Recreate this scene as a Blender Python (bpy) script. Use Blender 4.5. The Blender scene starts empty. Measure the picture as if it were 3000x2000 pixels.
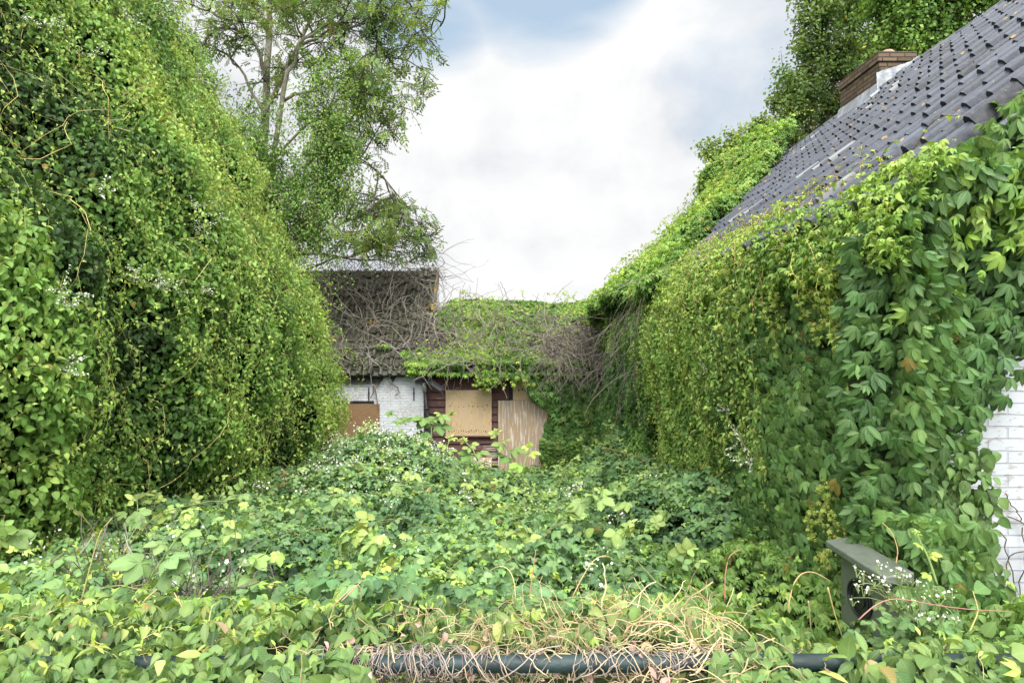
import bpy, math, random
import numpy as np
from mathutils import Vector
rng = np.random.default_rng(7)
random.seed(7)
R = math.radians
sc = bpy.context.scene
COL = sc.collection
CAMH = 1.7          # camera height over the road on the dike; all heights below are given relative to the camera
F = 2000.0          # focal length in pixels of the 3000 px wide photograph

def px(x, y, d):
    """a point at depth d on the sight line through photo pixel (x, y)"""
    return np.array([(x - 1500) * d / F, d, (1000 - y) * d / F])

# ------------------------------------------------------------------ noise
def _h(ix, iy, iz, seed):
    n = (ix * 374761393 + iy * 668265263 + iz * 2147483647 + seed * 974634777) & 0xffffffff
    n = ((n ^ (n >> 13)) * 1274126177) & 0xffffffff
    n = ((n ^ (n >> 16)) * 2246822519) & 0xffffffff
    return ((n ^ (n >> 15)) & 0xffff) / 65535.0
def vnoise(P, f=1.0, seed=0):
    Q = np.asarray(P, dtype=float) * f + 1000.0
    i = np.floor(Q).astype(np.int64); t = Q - i; t = t * t * (3 - 2 * t)
    out = 0
    for dx in (0, 1):
        wx = t[..., 0] if dx else 1 - t[..., 0]
        for dy in (0, 1):
            wy = t[..., 1] if dy else 1 - t[..., 1]
            for dz in (0, 1):
                wz = t[..., 2] if dz else 1 - t[..., 2]
                out = out + wx * wy * wz * _h(i[..., 0] + dx, i[..., 1] + dy, i[..., 2] + dz, seed)
    return out
def fbm(P, f=1.0, seed=0, o=3):
    s = 0; a = 1; tot = 0
    for k in range(o):
        s = s + a * vnoise(P, f * 2.03 ** k, seed + k * 17); tot += a; a *= .5
    return s / tot
def norm(v):
    return v / np.maximum(np.linalg.norm(v, axis=-1, keepdims=True), 1e-9)
def sstep(a, b, x):
    t = np.clip((x - a) / (b - a), 0, 1); return t * t * (3 - 2 * t)

# ------------------------------------------------------------------ scene objects
def link(o, parent=None):
    COL.objects.link(o)
    if parent is not None: o.parent = parent
    return o
def tag(o, label=None, cat=None, group=None, kind=None):
    if label: o['label'] = label
    if cat: o['category'] = cat
    if group: o['group'] = group
    if kind: o['kind'] = kind
    return o
def empty(name, loc, label, cat, group=None):
    o = bpy.data.objects.new(name, None); o.empty_display_size = .2
    o.location = (loc[0], loc[1], loc[2]); link(o); return tag(o, label, cat, group)
def wloc(o):
    v = Vector((0, 0, 0))
    while o is not None: v = v + o.location; o = o.parent
    return np.array(v)

class MB:
    """collects geometry with a colour and a leaf coordinate per point"""
    def __init__(s): s.v = []; s.f = []; s.lt = []; s.c = []; s.u = []; s.n = 0
    def raw(s, V, Fidx, totals, C=None, U=None):
        V = np.asarray(V, float).reshape(-1, 3)
        s.v.append(V); s.f.append(np.asarray(Fidx, np.int64).ravel() + s.n); s.lt.append(np.asarray(totals, np.int64).ravel())
        if C is None: C = np.full((len(V), 3), .5)
        C = np.asarray(C, float)
        if C.ndim == 1: C = np.tile(C, (len(V), 1))
        s.c.append(C)
        s.u.append(np.zeros((len(V), 3)) if U is None else U)
        s.n += len(V)
    def inst(s, tpl, P, X, Y, Z, sc, C):
        """place a template at every P"""
        V, faces = tpl['v'], tpl['f']; n = len(P)
        if n == 0: return
        sc = np.broadcast_to(np.asarray(sc, float).reshape(-1, 1, 1), (n, 1, 1))
        W = (V[None, :, 0:1] * X[:, None] + V[None, :, 1:2] * Y[:, None] + V[None, :, 2:3] * Z[:, None]) * sc + P[:, None]
        m = len(V)
        fl = np.concatenate([np.array(f) for f in faces]); tl = np.array([len(f) for f in faces])
        off = (np.arange(n) * m)[:, None]
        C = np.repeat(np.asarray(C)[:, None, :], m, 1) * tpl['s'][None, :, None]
        s.raw(W.reshape(-1, 3), (off + fl[None]).ravel(), np.tile(tl, n), np.clip(C.reshape(-1, 3), 0, 1), np.tile(tpl['u'], (n, 1)))
    def box(s, a, b, C=None):
        x0, y0, z0 = np.minimum(a, b); x1, y1, z1 = np.maximum(a, b)
        V = [(x0,y0,z0),(x1,y0,z0),(x1,y1,z0),(x0,y1,z0),(x0,y0,z1),(x1,y0,z1),(x1,y1,z1),(x0,y1,z1)]
        s.raw(V, [0,3,2,1, 4,5,6,7, 0,1,5,4, 1,2,6,5, 2,3,7,6, 3,0,4,7], [4]*6, C)
    def quad(s, pts, C=None):
        s.raw(pts, list(range(len(pts))), [len(pts)], C)
    def tubes(s, P, rad, C, sides=4):
        """P (N,K,3) polylines, rad (N,K), C (N,3)"""
        P = np.asarray(P, float); N, K, _ = P.shape
        if N == 0: return
        T = np.empty_like(P); T[:, 1:-1] = P[:, 2:] - P[:, :-2]; T[:, 0] = P[:, 1] - P[:, 0]; T[:, -1] = P[:, -1] - P[:, -2]
        T = norm(T)
        ref = np.where(np.abs(T[..., 2:3]) > .85, np.array([1., .1, 0]), np.array([0., .1, 1.]))
        A = norm(np.cross(T, ref)); B = np.cross(T, A)
        ang = np.arange(sides) * 2 * math.pi / sides
        ring = A[:, :, None] * np.cos(ang)[None, None, :, None] + B[:, :, None] * np.sin(ang)[None, None, :, None]
        V = P[:, :, None] + ring * np.broadcast_to(rad, (N, K))[:, :, None, None]
        k = np.arange(K - 1)[:, None]; j = np.arange(sides)[None]; j2 = (j + 1) % sides
        q = np.stack([k * sides + j, k * sides + j2, (k + 1) * sides + j2, (k + 1) * sides + j], -1).reshape(-1)
        off = (np.arange(N) * K * sides)[:, None]
        nf = (K - 1) * sides
        C = np.broadcast_to(np.asarray(C, float).reshape(-1, 3), (N, 3))
        s.raw(V.reshape(-1, 3), (off + q[None]).ravel(), np.full(N * nf, 4), np.repeat(C, K * sides, 0))
        caps = np.concatenate([np.arange(sides)[::-1], (K - 1) * sides + np.arange(sides)])
        s.f.append((off + caps[None]).ravel() + s.n - N * K * sides); s.lt.append(np.full(2 * N, sides))
    def build(s, name, mat, parent=None, smooth=False, loc=None):
        V = np.concatenate(s.v); Fi = np.concatenate(s.f); LT = np.concatenate(s.lt)
        base = wloc(parent) if parent is not None else np.zeros(3)
        o_loc = np.array(loc, float) if loc is not None else (np.zeros(3) if parent is not None else None)
        if o_loc is None:
            mn, mx = V.min(0), V.max(0); o_loc = np.array([(mn[0]+mx[0])/2, (mn[1]+mx[1])/2, mn[2]])
        V = V - base - o_loc
        me = bpy.data.meshes.new(name)
        me.vertices.add(len(V)); me.vertices.foreach_set('co', V.astype(np.float32).ravel())
        me.loops.add(len(Fi)); me.loops.foreach_set('vertex_index', Fi.astype(np.int32))
        me.polygons.add(len(LT)); st = np.concatenate([[0], np.cumsum(LT)[:-1]]).astype(np.int32)
        me.polygons.foreach_set('loop_start', st); me.polygons.foreach_set('loop_total', LT.astype(np.int32))
        me.polygons.foreach_set('use_smooth', np.full(len(LT), bool(smooth)))
        C = np.concatenate(s.c); C4 = np.ones((len(C), 4)); C4[:, :3] = C
        me.attributes.new('Col', 'FLOAT_COLOR', 'POINT').data.foreach_set('color', C4.astype(np.float32).ravel())
        me.attributes.new('luv', 'FLOAT_VECTOR', 'POINT').data.foreach_set('vector', np.concatenate(s.u).astype(np.float32).ravel())
        me.update(calc_edges=True)
        me.materials.append(mat)
        o = bpy.data.objects.new(name, me); o.location = o_loc
        if parent is not None and name in ('stems', 'canes', 'flowers'): o['kind'] = 'stuff'
        return link(o, parent)

# ------------------------------------------------------------------ leaf templates (base at 0, tip along +y, face up +z)
def T(v, f, s=None, u=None):
    v = np.array(v, float)
    if u is None: u = v.copy()
    return dict(v=v, f=f, s=np.ones(len(v)) if s is None else np.array(s, float), u=np.array(u, float))
def ovate(w=.36, heart=.0, fold=.10, droop=.12, peak=.35):
    def z(y): return -droop * y * y
    V = [(0, 0, 0), (-w*.8, peak*.45 - heart, fold*.7 + z(.1)), (w*.8, peak*.45 - heart, fold*.7 + z(.1)), (-w, peak, fold + z(peak)), (w, peak, fold + z(peak)),
         (-w*.62, .68, fold*.8 + z(.68)), (w*.62, .68, fold*.8 + z(.68)), (0, 1, z(1)*1.3), (0, peak, z(peak)), (0, .68, z(.68))]
    Fc = [(0, 2, 4, 8), (0, 8, 3, 1), (8, 4, 6, 9), (8, 9, 5, 3), (9, 6, 7), (9, 7, 5)]
    return T(V, Fc, [1.08, .95, .95, .95, .95, .95, .95, .95, 1.14, 1.12])
def diamond(w=.3, fold=.08, peak=.4, droop=.1):
    return T([(0, 0, 0), (w, peak, fold), (0, 1, -droop), (-w, peak, fold), (0, peak, -.02)], [(0, 1, 4), (1, 2, 4), (4, 2, 3), (0, 4, 3)], [1.05, .95, .97, .95, 1.1])
def quadleaf(w=.33):
    return T([(0, 0, 0), (w, .42, .07), (0, 1, -.08), (-w, .42, .07)], [(0, 1, 2), (0, 2, 3)])
def combine(parts):
    """parts: (template, position, yaw, pitch, scale)"""
    V = []; Fc = []; S = []; U = []; n = 0
    for t, p, yaw, pitch, s in parts:
        v = t['v'] * s
        c, q = math.cos(pitch), math.sin(pitch)
        v = np.stack([v[:, 0], v[:, 1]*c + v[:, 2]*q, -v[:, 1]*q + v[:, 2]*c], 1)
        c, q = math.cos(yaw), math.sin(yaw)
        v = np.stack([v[:, 0]*c + v[:, 1]*q, -v[:, 0]*q + v[:, 1]*c, v[:, 2]], 1) + np.array(p)
        V.append(v); U.append(t['u']); S.append(t['s']); Fc += [tuple(i + n for i in f) for f in t['f']]; n += len(v)
    return T(np.concatenate(V), Fc, np.concatenate(S), np.concatenate(U))
def blade(w=.2, n=6, peak=.42, fold=.3, droop=.3, base=.02, ser=.0, wav=.0):
    V = []; Fc = []; S = []
    for k in range(n + 1):
        y = k / n; ww = 0 if k in (0, n) else w * (math.sin(math.pi * min(1, y / (2 * peak))) if y < peak else math.cos(math.pi / 2 * ((y - peak) / (1 - peak)) ** 1.25)) * (1 + ser * (-1) ** k)
        z = -droop * y ** 1.8
        V += [(-ww, y - ww * .1, z + ww * fold + wav * math.sin(y * 9)), (0, y, z), (ww, y - ww * .1, z + ww * fold - wav * math.sin(y * 9 + 1))]; S += [.96, 1.12, .96]
    for k in range(n):
        a = 3 * k; b = a + 3; Fc += [(a, b, b + 1, a + 1), (a + 1, b + 1, b + 2, a + 2)]
    return T(V, Fc, S)
HEART = blade(.40, 5, .34, .25, .25, wav=.02)
HEART2 = ovate(.33, .03, .16, .28, .36)
DIA = diamond(.32); DIAN = diamond(.22); ROUND = diamond(.45, .06, .5)
LOL = blade(.19, 6, .52, .35, .30, ser=.05, wav=.01)
CREEP = combine([(LOL, (0, 0, 0), a, R(p), s) for a, p, s in ((0, 20, 1), (R(48), 24, .95), (R(-46), 18, .93), (R(100), 30, .68), (R(-98), 34, .7))])
CREEP2 = combine([(LOL, (0, 0, 0), a, R(p), s) for a, p, s in ((R(6), 26, 1), (R(40), 30, .92), (R(-36), 22, .97), (R(84), 38, .72), (R(-72), 34, .66))])
DL = diamond(.2, .06, .5, .2)
CREEPS = combine([(DL, (0, 0, 0), a, R(p), s) for a, p, s in ((0, 20, 1), (R(42), 28, .95), (R(-44), 22, .93), (R(88), 34, .7), (R(-90), 34, .7))])
BRL = blade(.36, 5, .45, .22, .16, ser=.04, wav=.012)
BRAM = combine([(BRL, (0, .12, 0), 0, R(12), 1), (BRL, (0, 0, 0), R(82), R(16), .85), (BRL, (0, 0, 0), R(-80), R(10), .85)])
BRAM5 = combine([(BRL, (0, .14, 0), 0, R(8), 1), (BRL, (0, .05, 0), R(62), R(14), .92), (BRL, (0, .05, 0), R(-60), R(16), .92), (BRL, (0, 0, 0), R(125), R(20), .6), (BRL, (0, 0, 0), R(-128), R(20), .6)])
BD = diamond(.38, .07, .45, .1)
BRAMS = combine([(BD, (0, .1, 0), 0, R(12), 1), (BD, (0, 0, 0), R(82), R(16), .85), (BD, (0, 0, 0), R(-80), R(10), .85)])
AL = quadleaf(.21)
ASH = combine([(AL, (0, .95, -.1), 0, .3, .40)] + [(AL, (0, .2 + .19*k, -.02*k), sd * R(58), .15, .39) for k in range(4) for sd in (1, -1)])
PETAL = diamond(.42, .1, .6, 0)
FLOWER = combine([(PETAL, (0, 0, 0), R(72 * k), R(-12), .5) for k in range(5)])
SPECK = T([(-.5, 0, 0), (.5, .1, .2), (.1, .6, -.1), (0, -.4, .3)], [(0, 1, 2), (0, 3, 1), (1, 3, 2)])

GAIN = np.array([1.58, 1.37, 1.70])
def pal(cols, t):
    cols = np.array(cols); t = np.clip(t, 0, .9999) * (len(cols) - 1); i = t.astype(int); w = (t - i)[:, None]
    return cols[i] * (1 - w) + cols[i + 1] * w
def frame(Nv, D):
    Y = norm(D); Z = norm(Nv - (Nv * Y).sum(1, keepdims=True) * Y); X = np.cross(Y, Z); return X, Y, Z
def rvec(n): return norm(rng.normal(size=(n, 3)))

def scatter(mb, P, Nrm, tpls, size, cols, t, tip=(0, 0, -1), wn=1., wu=.5, wr=.45, spread=.7, jit=.12, face=(0, 0, 0), old=.007):
    """leaves at P: faces follow the surface normal and the light, tips fall along `tip`"""
    n = len(P)
    if n == 0: return
    Nv = norm(Nrm * wn + np.array(face, float) + np.array([0, 0, 1.]) * wu + rng.normal(size=(n, 3)) * wr)
    D = np.array(tip, float) + rng.normal(size=(n, 3)) * spread + Nrm * .25
    X, Y, Z = frame(Nv, D)
    C = pal(cols, t) * (GAIN if cols is not G_STRAW else 1.) * (1 + rng.normal(size=(n, 1)) * jit) * (1 + rng.normal(size=(n, 3)) * .04)
    q_ = rng.random(n) < old; C[q_] = np.array([[.30, .24, .07]]) * rng.uniform(.5, 1.3, (int(q_.sum()), 1))
    s = rng.uniform(size[0], size[1], n) * np.where(rng.random(n) < .25, .7, 1)
    k = rng.integers(0, len(tpls), n)
    for i, tp in enumerate(tpls):
        m = k == i
        mb.inst(tp, P[m], X[m], Y[m], Z[m], s[m], np.clip(C[m], .004, .9))

def patch(S, a, b, out):
    """surface point and outward normal of a parametric sheet"""
    e = .06
    P = S(a, b); Pa = S(a + e, b) - P; Pb = S(a, b + e) - P
    Nn = norm(np.cross(Pa, Pb)); sg = np.sign((Nn * np.array(out, float)).sum(1, keepdims=True)); sg[sg == 0] = 1
    return P, Nn * sg

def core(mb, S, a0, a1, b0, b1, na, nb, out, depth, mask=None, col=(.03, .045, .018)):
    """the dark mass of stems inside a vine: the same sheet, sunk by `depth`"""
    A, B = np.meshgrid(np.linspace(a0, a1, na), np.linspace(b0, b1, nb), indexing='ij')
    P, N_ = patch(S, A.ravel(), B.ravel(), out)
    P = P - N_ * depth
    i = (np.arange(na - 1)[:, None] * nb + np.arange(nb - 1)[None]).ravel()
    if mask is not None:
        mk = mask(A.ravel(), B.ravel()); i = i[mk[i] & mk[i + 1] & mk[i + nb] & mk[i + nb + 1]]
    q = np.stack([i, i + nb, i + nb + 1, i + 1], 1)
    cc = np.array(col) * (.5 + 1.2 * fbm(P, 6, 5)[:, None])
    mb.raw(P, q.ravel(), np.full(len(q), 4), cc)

def streamers(mbL, mbS, S, A, B, out, K, step, tpls, size, cols, lift=(.02, .14), down=1., drift=.5, tb=.6, stem=(.16, .13, .05), sr=.003, hang=.0, per=3):
    """shoots that run over a vine sheet and hang free at their ends, with leaves along them"""
    n = len(A)
    a = A.copy(); b = B.copy(); ang = rng.normal(size=n) * drift
    li = rng.uniform(lift[0], lift[1], n); pts = []; nn = []
    for k in range(K):
        P, N_ = patch(S, a, b, out)
        P = P + N_ * (li[:, None] * (.3 + .7 * math.sin(math.pi * min(1, (k + 1) / K))) + .02)
        P[:, 2] -= hang * (k / K) ** 2
        pts.append(P); nn.append(N_)
        ang += rng.normal(size=n) * .25
        a = a + np.sin(ang) * step; b = b - np.cos(ang) * step * down
    PT = np.stack(pts, 1); NN = np.stack(nn, 1)
    PT += rng.normal(size=PT.shape) * step * .10
    tt = np.linspace(1, .5, K)[None] * np.ones((n, 1)) * sr
    mbS.tubes(PT, tt, np.array(stem) * rng.uniform(.6, 1.6, (n, 1)), 3)
    for j in range(per):
        w = rng.random((n, K - 1, 1))
        P = (PT[:, :-1] * w + PT[:, 1:] * (1 - w)).reshape(-1, 3) + rng.normal(size=((K - 1) * n, 3)) * size[1] * .35
        N_ = NN[:, :-1].reshape(-1, 3)
        t = np.tile(np.linspace(0, .4, K - 1), n) + tb + rng.normal(size=len(P)) * .12
        scatter(mbL, P, N_, tpls, size, cols, t, wu=.8, spread=.8)

# ------------------------------------------------------------------ materials
def nt(name):
    m = bpy.data.materials.new(name); m.use_nodes = True; t = m.node_tree
    t.nodes.clear(); o = t.nodes.new('ShaderNodeOutputMaterial'); return m, t, o
def N(t, ty, **kw):
    n = t.nodes.new(ty)
    for k, v in kw.items():
        if k.startswith('i_'): n.inputs[k[2:].replace('_', ' ')].default_value = v
        else: setattr(n, k, v)
    return n
def ramp(t, src, stops, interp='LINEAR'):
    r = t.nodes.new('ShaderNodeValToRGB'); t.links.new(src, r.inputs[0]); e = r.color_ramp.elements; r.color_ramp.interpolation = interp
    while len(e) < len(stops): e.new(.5)
    for q, (p, c) in zip(e, stops): q.position = p; q.color = (*c, 1) if len(c) == 3 else c
    return r
def mix(t, f, a, b, mode='MIX'):
    m = t.nodes.new('ShaderNodeMix'); m.data_type = 'RGBA'; m.blend_type = mode
    for s, v in ((m.inputs[0], f), (m.inputs[6], a), (m.inputs[7], b)):
        if hasattr(v, 'links'): t.links.new(v, s)
        else: s.default_value = v if not isinstance(v, tuple) else ((*v, 1) if len(v) == 3 else v)
    return m.outputs[2]
def math_(t, op, a, b=None, clamp=False):
    m = t.nodes.new('ShaderNodeMath'); m.operation = op; m.use_clamp = clamp
    for s, v in ((m.inputs[0], a), (m.inputs[1], b)):
        if v is None: continue
        if hasattr(v, 'links'): t.links.new(v, s)
        else: s.default_value = v
    return m.outputs[0]

def leaf_mat(name, trans=.3, rough=.42, spec=.4, veins=0., gain=1.):
    m, t, o = nt(name)
    at = N(t, 'ShaderNodeAttribute', attribute_name='Col'); col = at.outputs['Color']
    if veins:
        uv = N(t, 'ShaderNodeAttribute', attribute_name='luv'); sp = N(t, 'ShaderNodeSeparateXYZ'); t.links.new(uv.outputs['Vector'], sp.inputs[0])
        ax = math_(t, 'ABSOLUTE', sp.outputs['X'])
        w = math_(t, 'SINE', math_(t, 'MULTIPLY', math_(t, 'SUBTRACT', sp.outputs['Y'], math_(t, 'MULTIPLY', ax, .9)), 48.))
        w = math_(t, 'POWER', math_(t, 'MAXIMUM', w, 0.), 5.)
        mid = math_(t, 'SUBTRACT', 1., math_(t, 'MULTIPLY', ax, 40.), True)
        v = math_(t, 'MULTIPLY', math_(t, 'MAXIMUM', w, math_(t, 'MULTIPLY', mid, 1.6)), veins)
        g = N(t, 'ShaderNodeNewGeometry')
        ns = N(t, 'ShaderNodeTexNoise', i_Scale=22., i_Detail=3.); t.links.new(g.outputs['Position'], ns.inputs['Vector'])
        br = math_(t, 'ADD', .72, math_(t, 'MULTIPLY', ns.outputs['Fac'], .56))
        hsv = N(t, 'ShaderNodeHueSaturation'); t.links.new(col, hsv.inputs['Color']); t.links.new(br, hsv.inputs['Value'])
        col = mix(t, v, hsv.outputs['Color'], (.34, .42, .16))
    p = N(t, 'ShaderNodeBsdfPrincipled'); t.links.new(col, p.inputs['Base Color'])
    p.inputs['Roughness'].default_value = rough; p.inputs['Specular IOR Level'].default_value = spec
    tl = N(t, 'ShaderNodeBsdfTranslucent')
    tc = mix(t, 1., col, (1.25*gain, 1.15*gain, .55*gain), 'MULTIPLY'); t.links.new(tc, tl.inputs['Color'])
    ms = N(t, 'ShaderNodeMixShader'); ms.inputs[0].default_value = trans
    t.links.new(p.outputs[0], ms.inputs[1]); t.links.new(tl.outputs[0], ms.inputs[2]); t.links.new(ms.outputs[0], o.inputs[0])
    return m
M = {}
M['leaf'] = leaf_mat('vine leaf', .32, .5, .25)
M['leaf_near'] = leaf_mat('vine leaf close', .3, .46, .30, veins=.2)
M['leaf_bramble'] = leaf_mat('bramble leaf', .24, .55, .22, veins=.14)
M['leaf_tree'] = leaf_mat('tree leaf', .34, .5, .25)
def attr_mat(name, rough=.8, spec=.2, noise=0.):
    m, t, o = nt(name); at = N(t, 'ShaderNodeAttribute', attribute_name='Col'); p = N(t, 'ShaderNodeBsdfPrincipled')
    c = at.outputs['Color']
    if noise:
        g = N(t, 'ShaderNodeNewGeometry'); ns = N(t, 'ShaderNodeTexNoise', i_Scale=noise, i_Detail=4.); t.links.new(g.outputs['Position'], ns.inputs['Vector'])
        c = mix(t, 1., c, ramp(t, ns.outputs['Fac'], [(.25, (.5, .5, .5)), (.75, (1.5, 1.5, 1.5))]).outputs[0], 'MULTIPLY')
    t.links.new(c, p.inputs['Base Color']); p.inputs['Roughness'].default_value = rough; p.inputs['Specular IOR Level'].default_value = spec
    t.links.new(p.outputs[0], o.inputs[0]); return m
M['stem'] = attr_mat('plant stem'); M['core'] = attr_mat('inner stems', 1., 0.); M['petal'] = attr_mat('petal', .7)
M['bark'] = attr_mat('bark', .9, .1, 14.)

def surf(name, build, rough=.8, spec=.3, bump=None):
    """build(t, position socket) -> colour socket, height socket or None"""
    m, t, o = nt(name); tc = N(t, 'ShaderNodeNewGeometry'); p = N(t, 'ShaderNodeBsdfPrincipled')
    c, h = build(t, tc.outputs['Position'])
    t.links.new(c, p.inputs['Base Color']); p.inputs['Roughness'].default_value = rough; p.inputs['Specular IOR Level'].default_value = spec
    if h is not None:
        b = N(t, 'ShaderNodeBump'); b.inputs['Strength'].default_value = 1.; b.inputs['Distance'].default_value = bump or .01
        t.links.new(h, b.inputs['Height']); t.links.new(b.outputs[0], p.inputs['Normal'])
    t.links.new(p.outputs[0], o.inputs[0]); return m
def noise(t, pos, scale, detail=4., stretch=None, rough=.55):
    n = N(t, 'ShaderNodeTexNoise', i_Scale=scale, i_Detail=detail, i_Roughness=rough)
    if stretch:
        mp = N(t, 'ShaderNodeMapping'); mp.inputs['Scale'].default_value = stretch; t.links.new(pos, mp.inputs[0]); pos = mp.outputs[0]
    t.links.new(pos, n.inputs['Vector']); return n.outputs['Fac']
def brick_nodes(t, pos, axis='x'):
    sp = N(t, 'ShaderNodeSeparateXYZ'); t.links.new(pos, sp.inputs[0]); cb = N(t, 'ShaderNodeCombineXYZ')
    w = noise(t, pos, 3., 2.)
    t.links.new(math_(t, 'ADD', sp.outputs['X'], sp.outputs['Y']), cb.inputs[0])
    t.links.new(math_(t, 'ADD', sp.outputs['Z'], math_(t, 'MULTIPLY', w, .02)), cb.inputs[1])
    b = N(t, 'ShaderNodeTexBrick'); b.inputs['Scale'].default_value = 1.; b.inputs['Brick Width'].default_value = .22; b.inputs['Row Height'].default_value = .066
    b.inputs['Mortar Size'].default_value = .005; b.inputs['Mortar Smooth'].default_value = .4; b.inputs['Bias'].default_value = 0.
    t.links.new(cb.outputs[0], b.inputs['Vector']); return b
def white_brick(dirt):
    def f(t, pos):
        b = brick_nodes(t, pos)
        b.inputs['Color1'].default_value = (.64, .66, .70, 1); b.inputs['Color2'].default_value = (.57, .60, .64, 1); b.inputs['Mortar'].default_value = (.50, .52, .56, 1)
        n1 = noise(t, pos, 1.3, 5.); n2 = noise(t, pos, 34., 5., (.5, .5, 1.))
        worn = math_(t, 'MULTIPLY', math_(t, 'GREATER_THAN', math_(t, 'ADD', math_(t, 'MULTIPLY', n1, .6), math_(t, 'MULTIPLY', n2, .6)), .68 - dirt), .75)
        c = mix(t, worn, b.outputs['Color'], (.40, .37, .34))
        c = mix(t, ramp(t, n1, [(.4, (0, 0, 0)), (.8, (.3, .3, .3))]).outputs[0], c, (.45, .46, .42))
        return c, math_(t, 'SUBTRACT', math_(t, 'MULTIPLY', n2, .35), b.outputs['Fac'])
    return f
M['white_brick'] = surf('white painted brick', white_brick(.05), .85, .2, .006)
def _near(t, pos):
    c, h = white_brick(-.02)(t, pos)
    n = noise(t, pos, 2.2, 6.)
    return mix(t, 1., c, ramp(t, n, [(.35, (.66, .68, .66)), (.6, (.80, .80, .81))]).outputs[0], 'MULTIPLY'), h
M['white_brick_near'] = surf('white painted brick near', _near, .8, .2, .006)
def chimney_brick(t, pos):
    b = brick_nodes(t, pos); b.inputs['Color1'].default_value = (.16, .115, .075, 1); b.inputs['Color2'].default_value = (.095, .07, .048, 1); b.inputs['Mortar'].default_value = (.05, .042, .036, 1)
    b.inputs['Mortar Size'].default_value = .009
    n = noise(t, pos, 9., 5.)
    return mix(t, ramp(t, n, [(.6, (0, 0, 0)), (.72, (.55, .55, .55))]).outputs[0], b.outputs['Color'], (.26, .19, .06)), math_(t, 'SUBTRACT', math_(t, 'MULTIPLY', noise(t, pos, 60.), .3), b.outputs['Fac'])
M['chimney_brick'] = surf('brown chimney brick', chimney_brick, .9, .1, .012)
M['lead'] = surf('lead flashing', lambda t, p: (ramp(t, noise(t, p, 8., 6., (1, 1, .4)), [(.3, (.16, .17, .19)), (.55, (.30, .32, .34)), (.75, (.46, .48, .50))]).outputs[0], noise(t, p, 14.)), .5, .5, .02)
def glazed(t, pos):
    at = N(t, 'ShaderNodeAttribute', attribute_name='Col'); c = at.outputs['Color']
    n = noise(t, pos, 12., 6.); n2 = noise(t, pos, 34., 4.)
    c = mix(t, ramp(t, n2, [(.45, (.0, .0, .0)), (.85, (.35, .35, .35))]).outputs[0], c, (.15, .155, .16))
    li = math_(t, 'MULTIPLY', math_(t, 'GREATER_THAN', n, .665), math_(t, 'GREATER_THAN', n2, .42))
    c = mix(t, math_(t, 'MULTIPLY', li, .85), c, (.30, .19, .045))
    return c, noise(t, pos, 40.)
M['tile'] = surf('blue glazed roof tile', glazed, .38, .34, .0015)
def oldtile(t, pos):
    at = N(t, 'ShaderNodeAttribute', attribute_name='Col')
    n = noise(t, pos, 7., 6.); n2 = noise(t, pos, 1.9, 3.); n3 = noise(t, pos, 30., 4.)
    c = mix(t, ramp(t, n, [(.42, (0, 0, 0)), (.6, (.9, .9, .9))]).outputs[0], at.outputs['Color'], (.045, .055, .022))
    c = mix(t, ramp(t, n3, [(.55, (0, 0, 0)), (.75, (.7, .7, .7))]).outputs[0], c, (.20, .19, .17))
    li = math_(t, 'MULTIPLY', math_(t, 'GREATER_THAN', n2, .66), math_(t, 'GREATER_THAN', n3, .5))
    return mix(t, math_(t, 'MULTIPLY', li, .9), c, (.50, .29, .03)), n
M['old_tile'] = surf('mossy old pantile', oldtile, .95, .1, .02)
def lichen_edge(t, pos):
    n = noise(t, pos, 3., 5.); n2 = noise(t, pos, 16., 5.)
    c = ramp(t, n2, [(.3, (.10, .09, .075)), (.6, (.22, .20, .17))]).outputs[0]
    return mix(t, ramp(t, n, [(.50, (0, 0, 0)), (.6, (.85, .85, .85))]).outputs[0], c, (.48, .27, .035)), n2
M['lichen'] = surf('lichened mortar', lichen_edge, .95, .1, .01)
def ply(base, dark, vertical=True, warp=2.2, weather=None, wl=.0):
    def f(t, pos):
        st = (9., 9., 1.1) if vertical else (1.0, 1.0, 9.)
        n = N(t, 'ShaderNodeTexNoise', i_Scale=1., i_Detail=2.); mp = N(t, 'ShaderNodeMapping'); mp.inputs['Scale'].default_value = st
        t.links.new(pos, mp.inputs[0]); t.links.new(mp.outputs[0], n.inputs['Vector'])
        rings = math_(t, 'FRACT', math_(t, 'MULTIPLY', n.outputs['Fac'], 11. * warp / 2.2))
        fine = noise(t, pos, 1., 3., (120., 120., 6.) if vertical else (6., 6., 120.))
        c = mix(t, ramp(t, rings, [(0, (0, 0, 0)), (.72, (.06, .06, .06)), (.9, (.85, .85, .85)), (1, (0, 0, 0))]).outputs[0], base, dark)
        c = mix(t, math_(t, 'MULTIPLY', fine, .22), c, dark)
        if weather:
            w = noise(t, pos, 1., 5., (9., 9., 1.))
            c = mix(t, ramp(t, w, [(.45, (0, 0, 0)), (.58, (.95, .95, .95))]).outputs[0], c, weather)
            w2 = noise(t, pos, 1., 4., (26., 26., 2.)); c = mix(t, ramp(t, w2, [(.52, (0, 0, 0)), (.62, (wl, wl, wl))]).outputs[0], c, (.66, .60, .53))
        return c, None
    return f
M['ply_light'] = surf('pale plywood', ply((.60, .45, .28), (.38, .235, .11), weather=(.52, .39, .25)), .75, .2)
M['ply_grey'] = surf('weathered plywood', ply((.46, .33, .21), (.30, .20, .13), weather=(.36, .29, .235), wl=.95), .85, .1)
M['ply_brown'] = surf('brown plywood', ply((.27, .17, .09), (.11, .062, .035), False, 3.), .8, .15)
M['ply_orange'] = surf('fresh plywood edge', ply((.62, .33, .10), (.45, .22, .06)), .8, .15)
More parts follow.
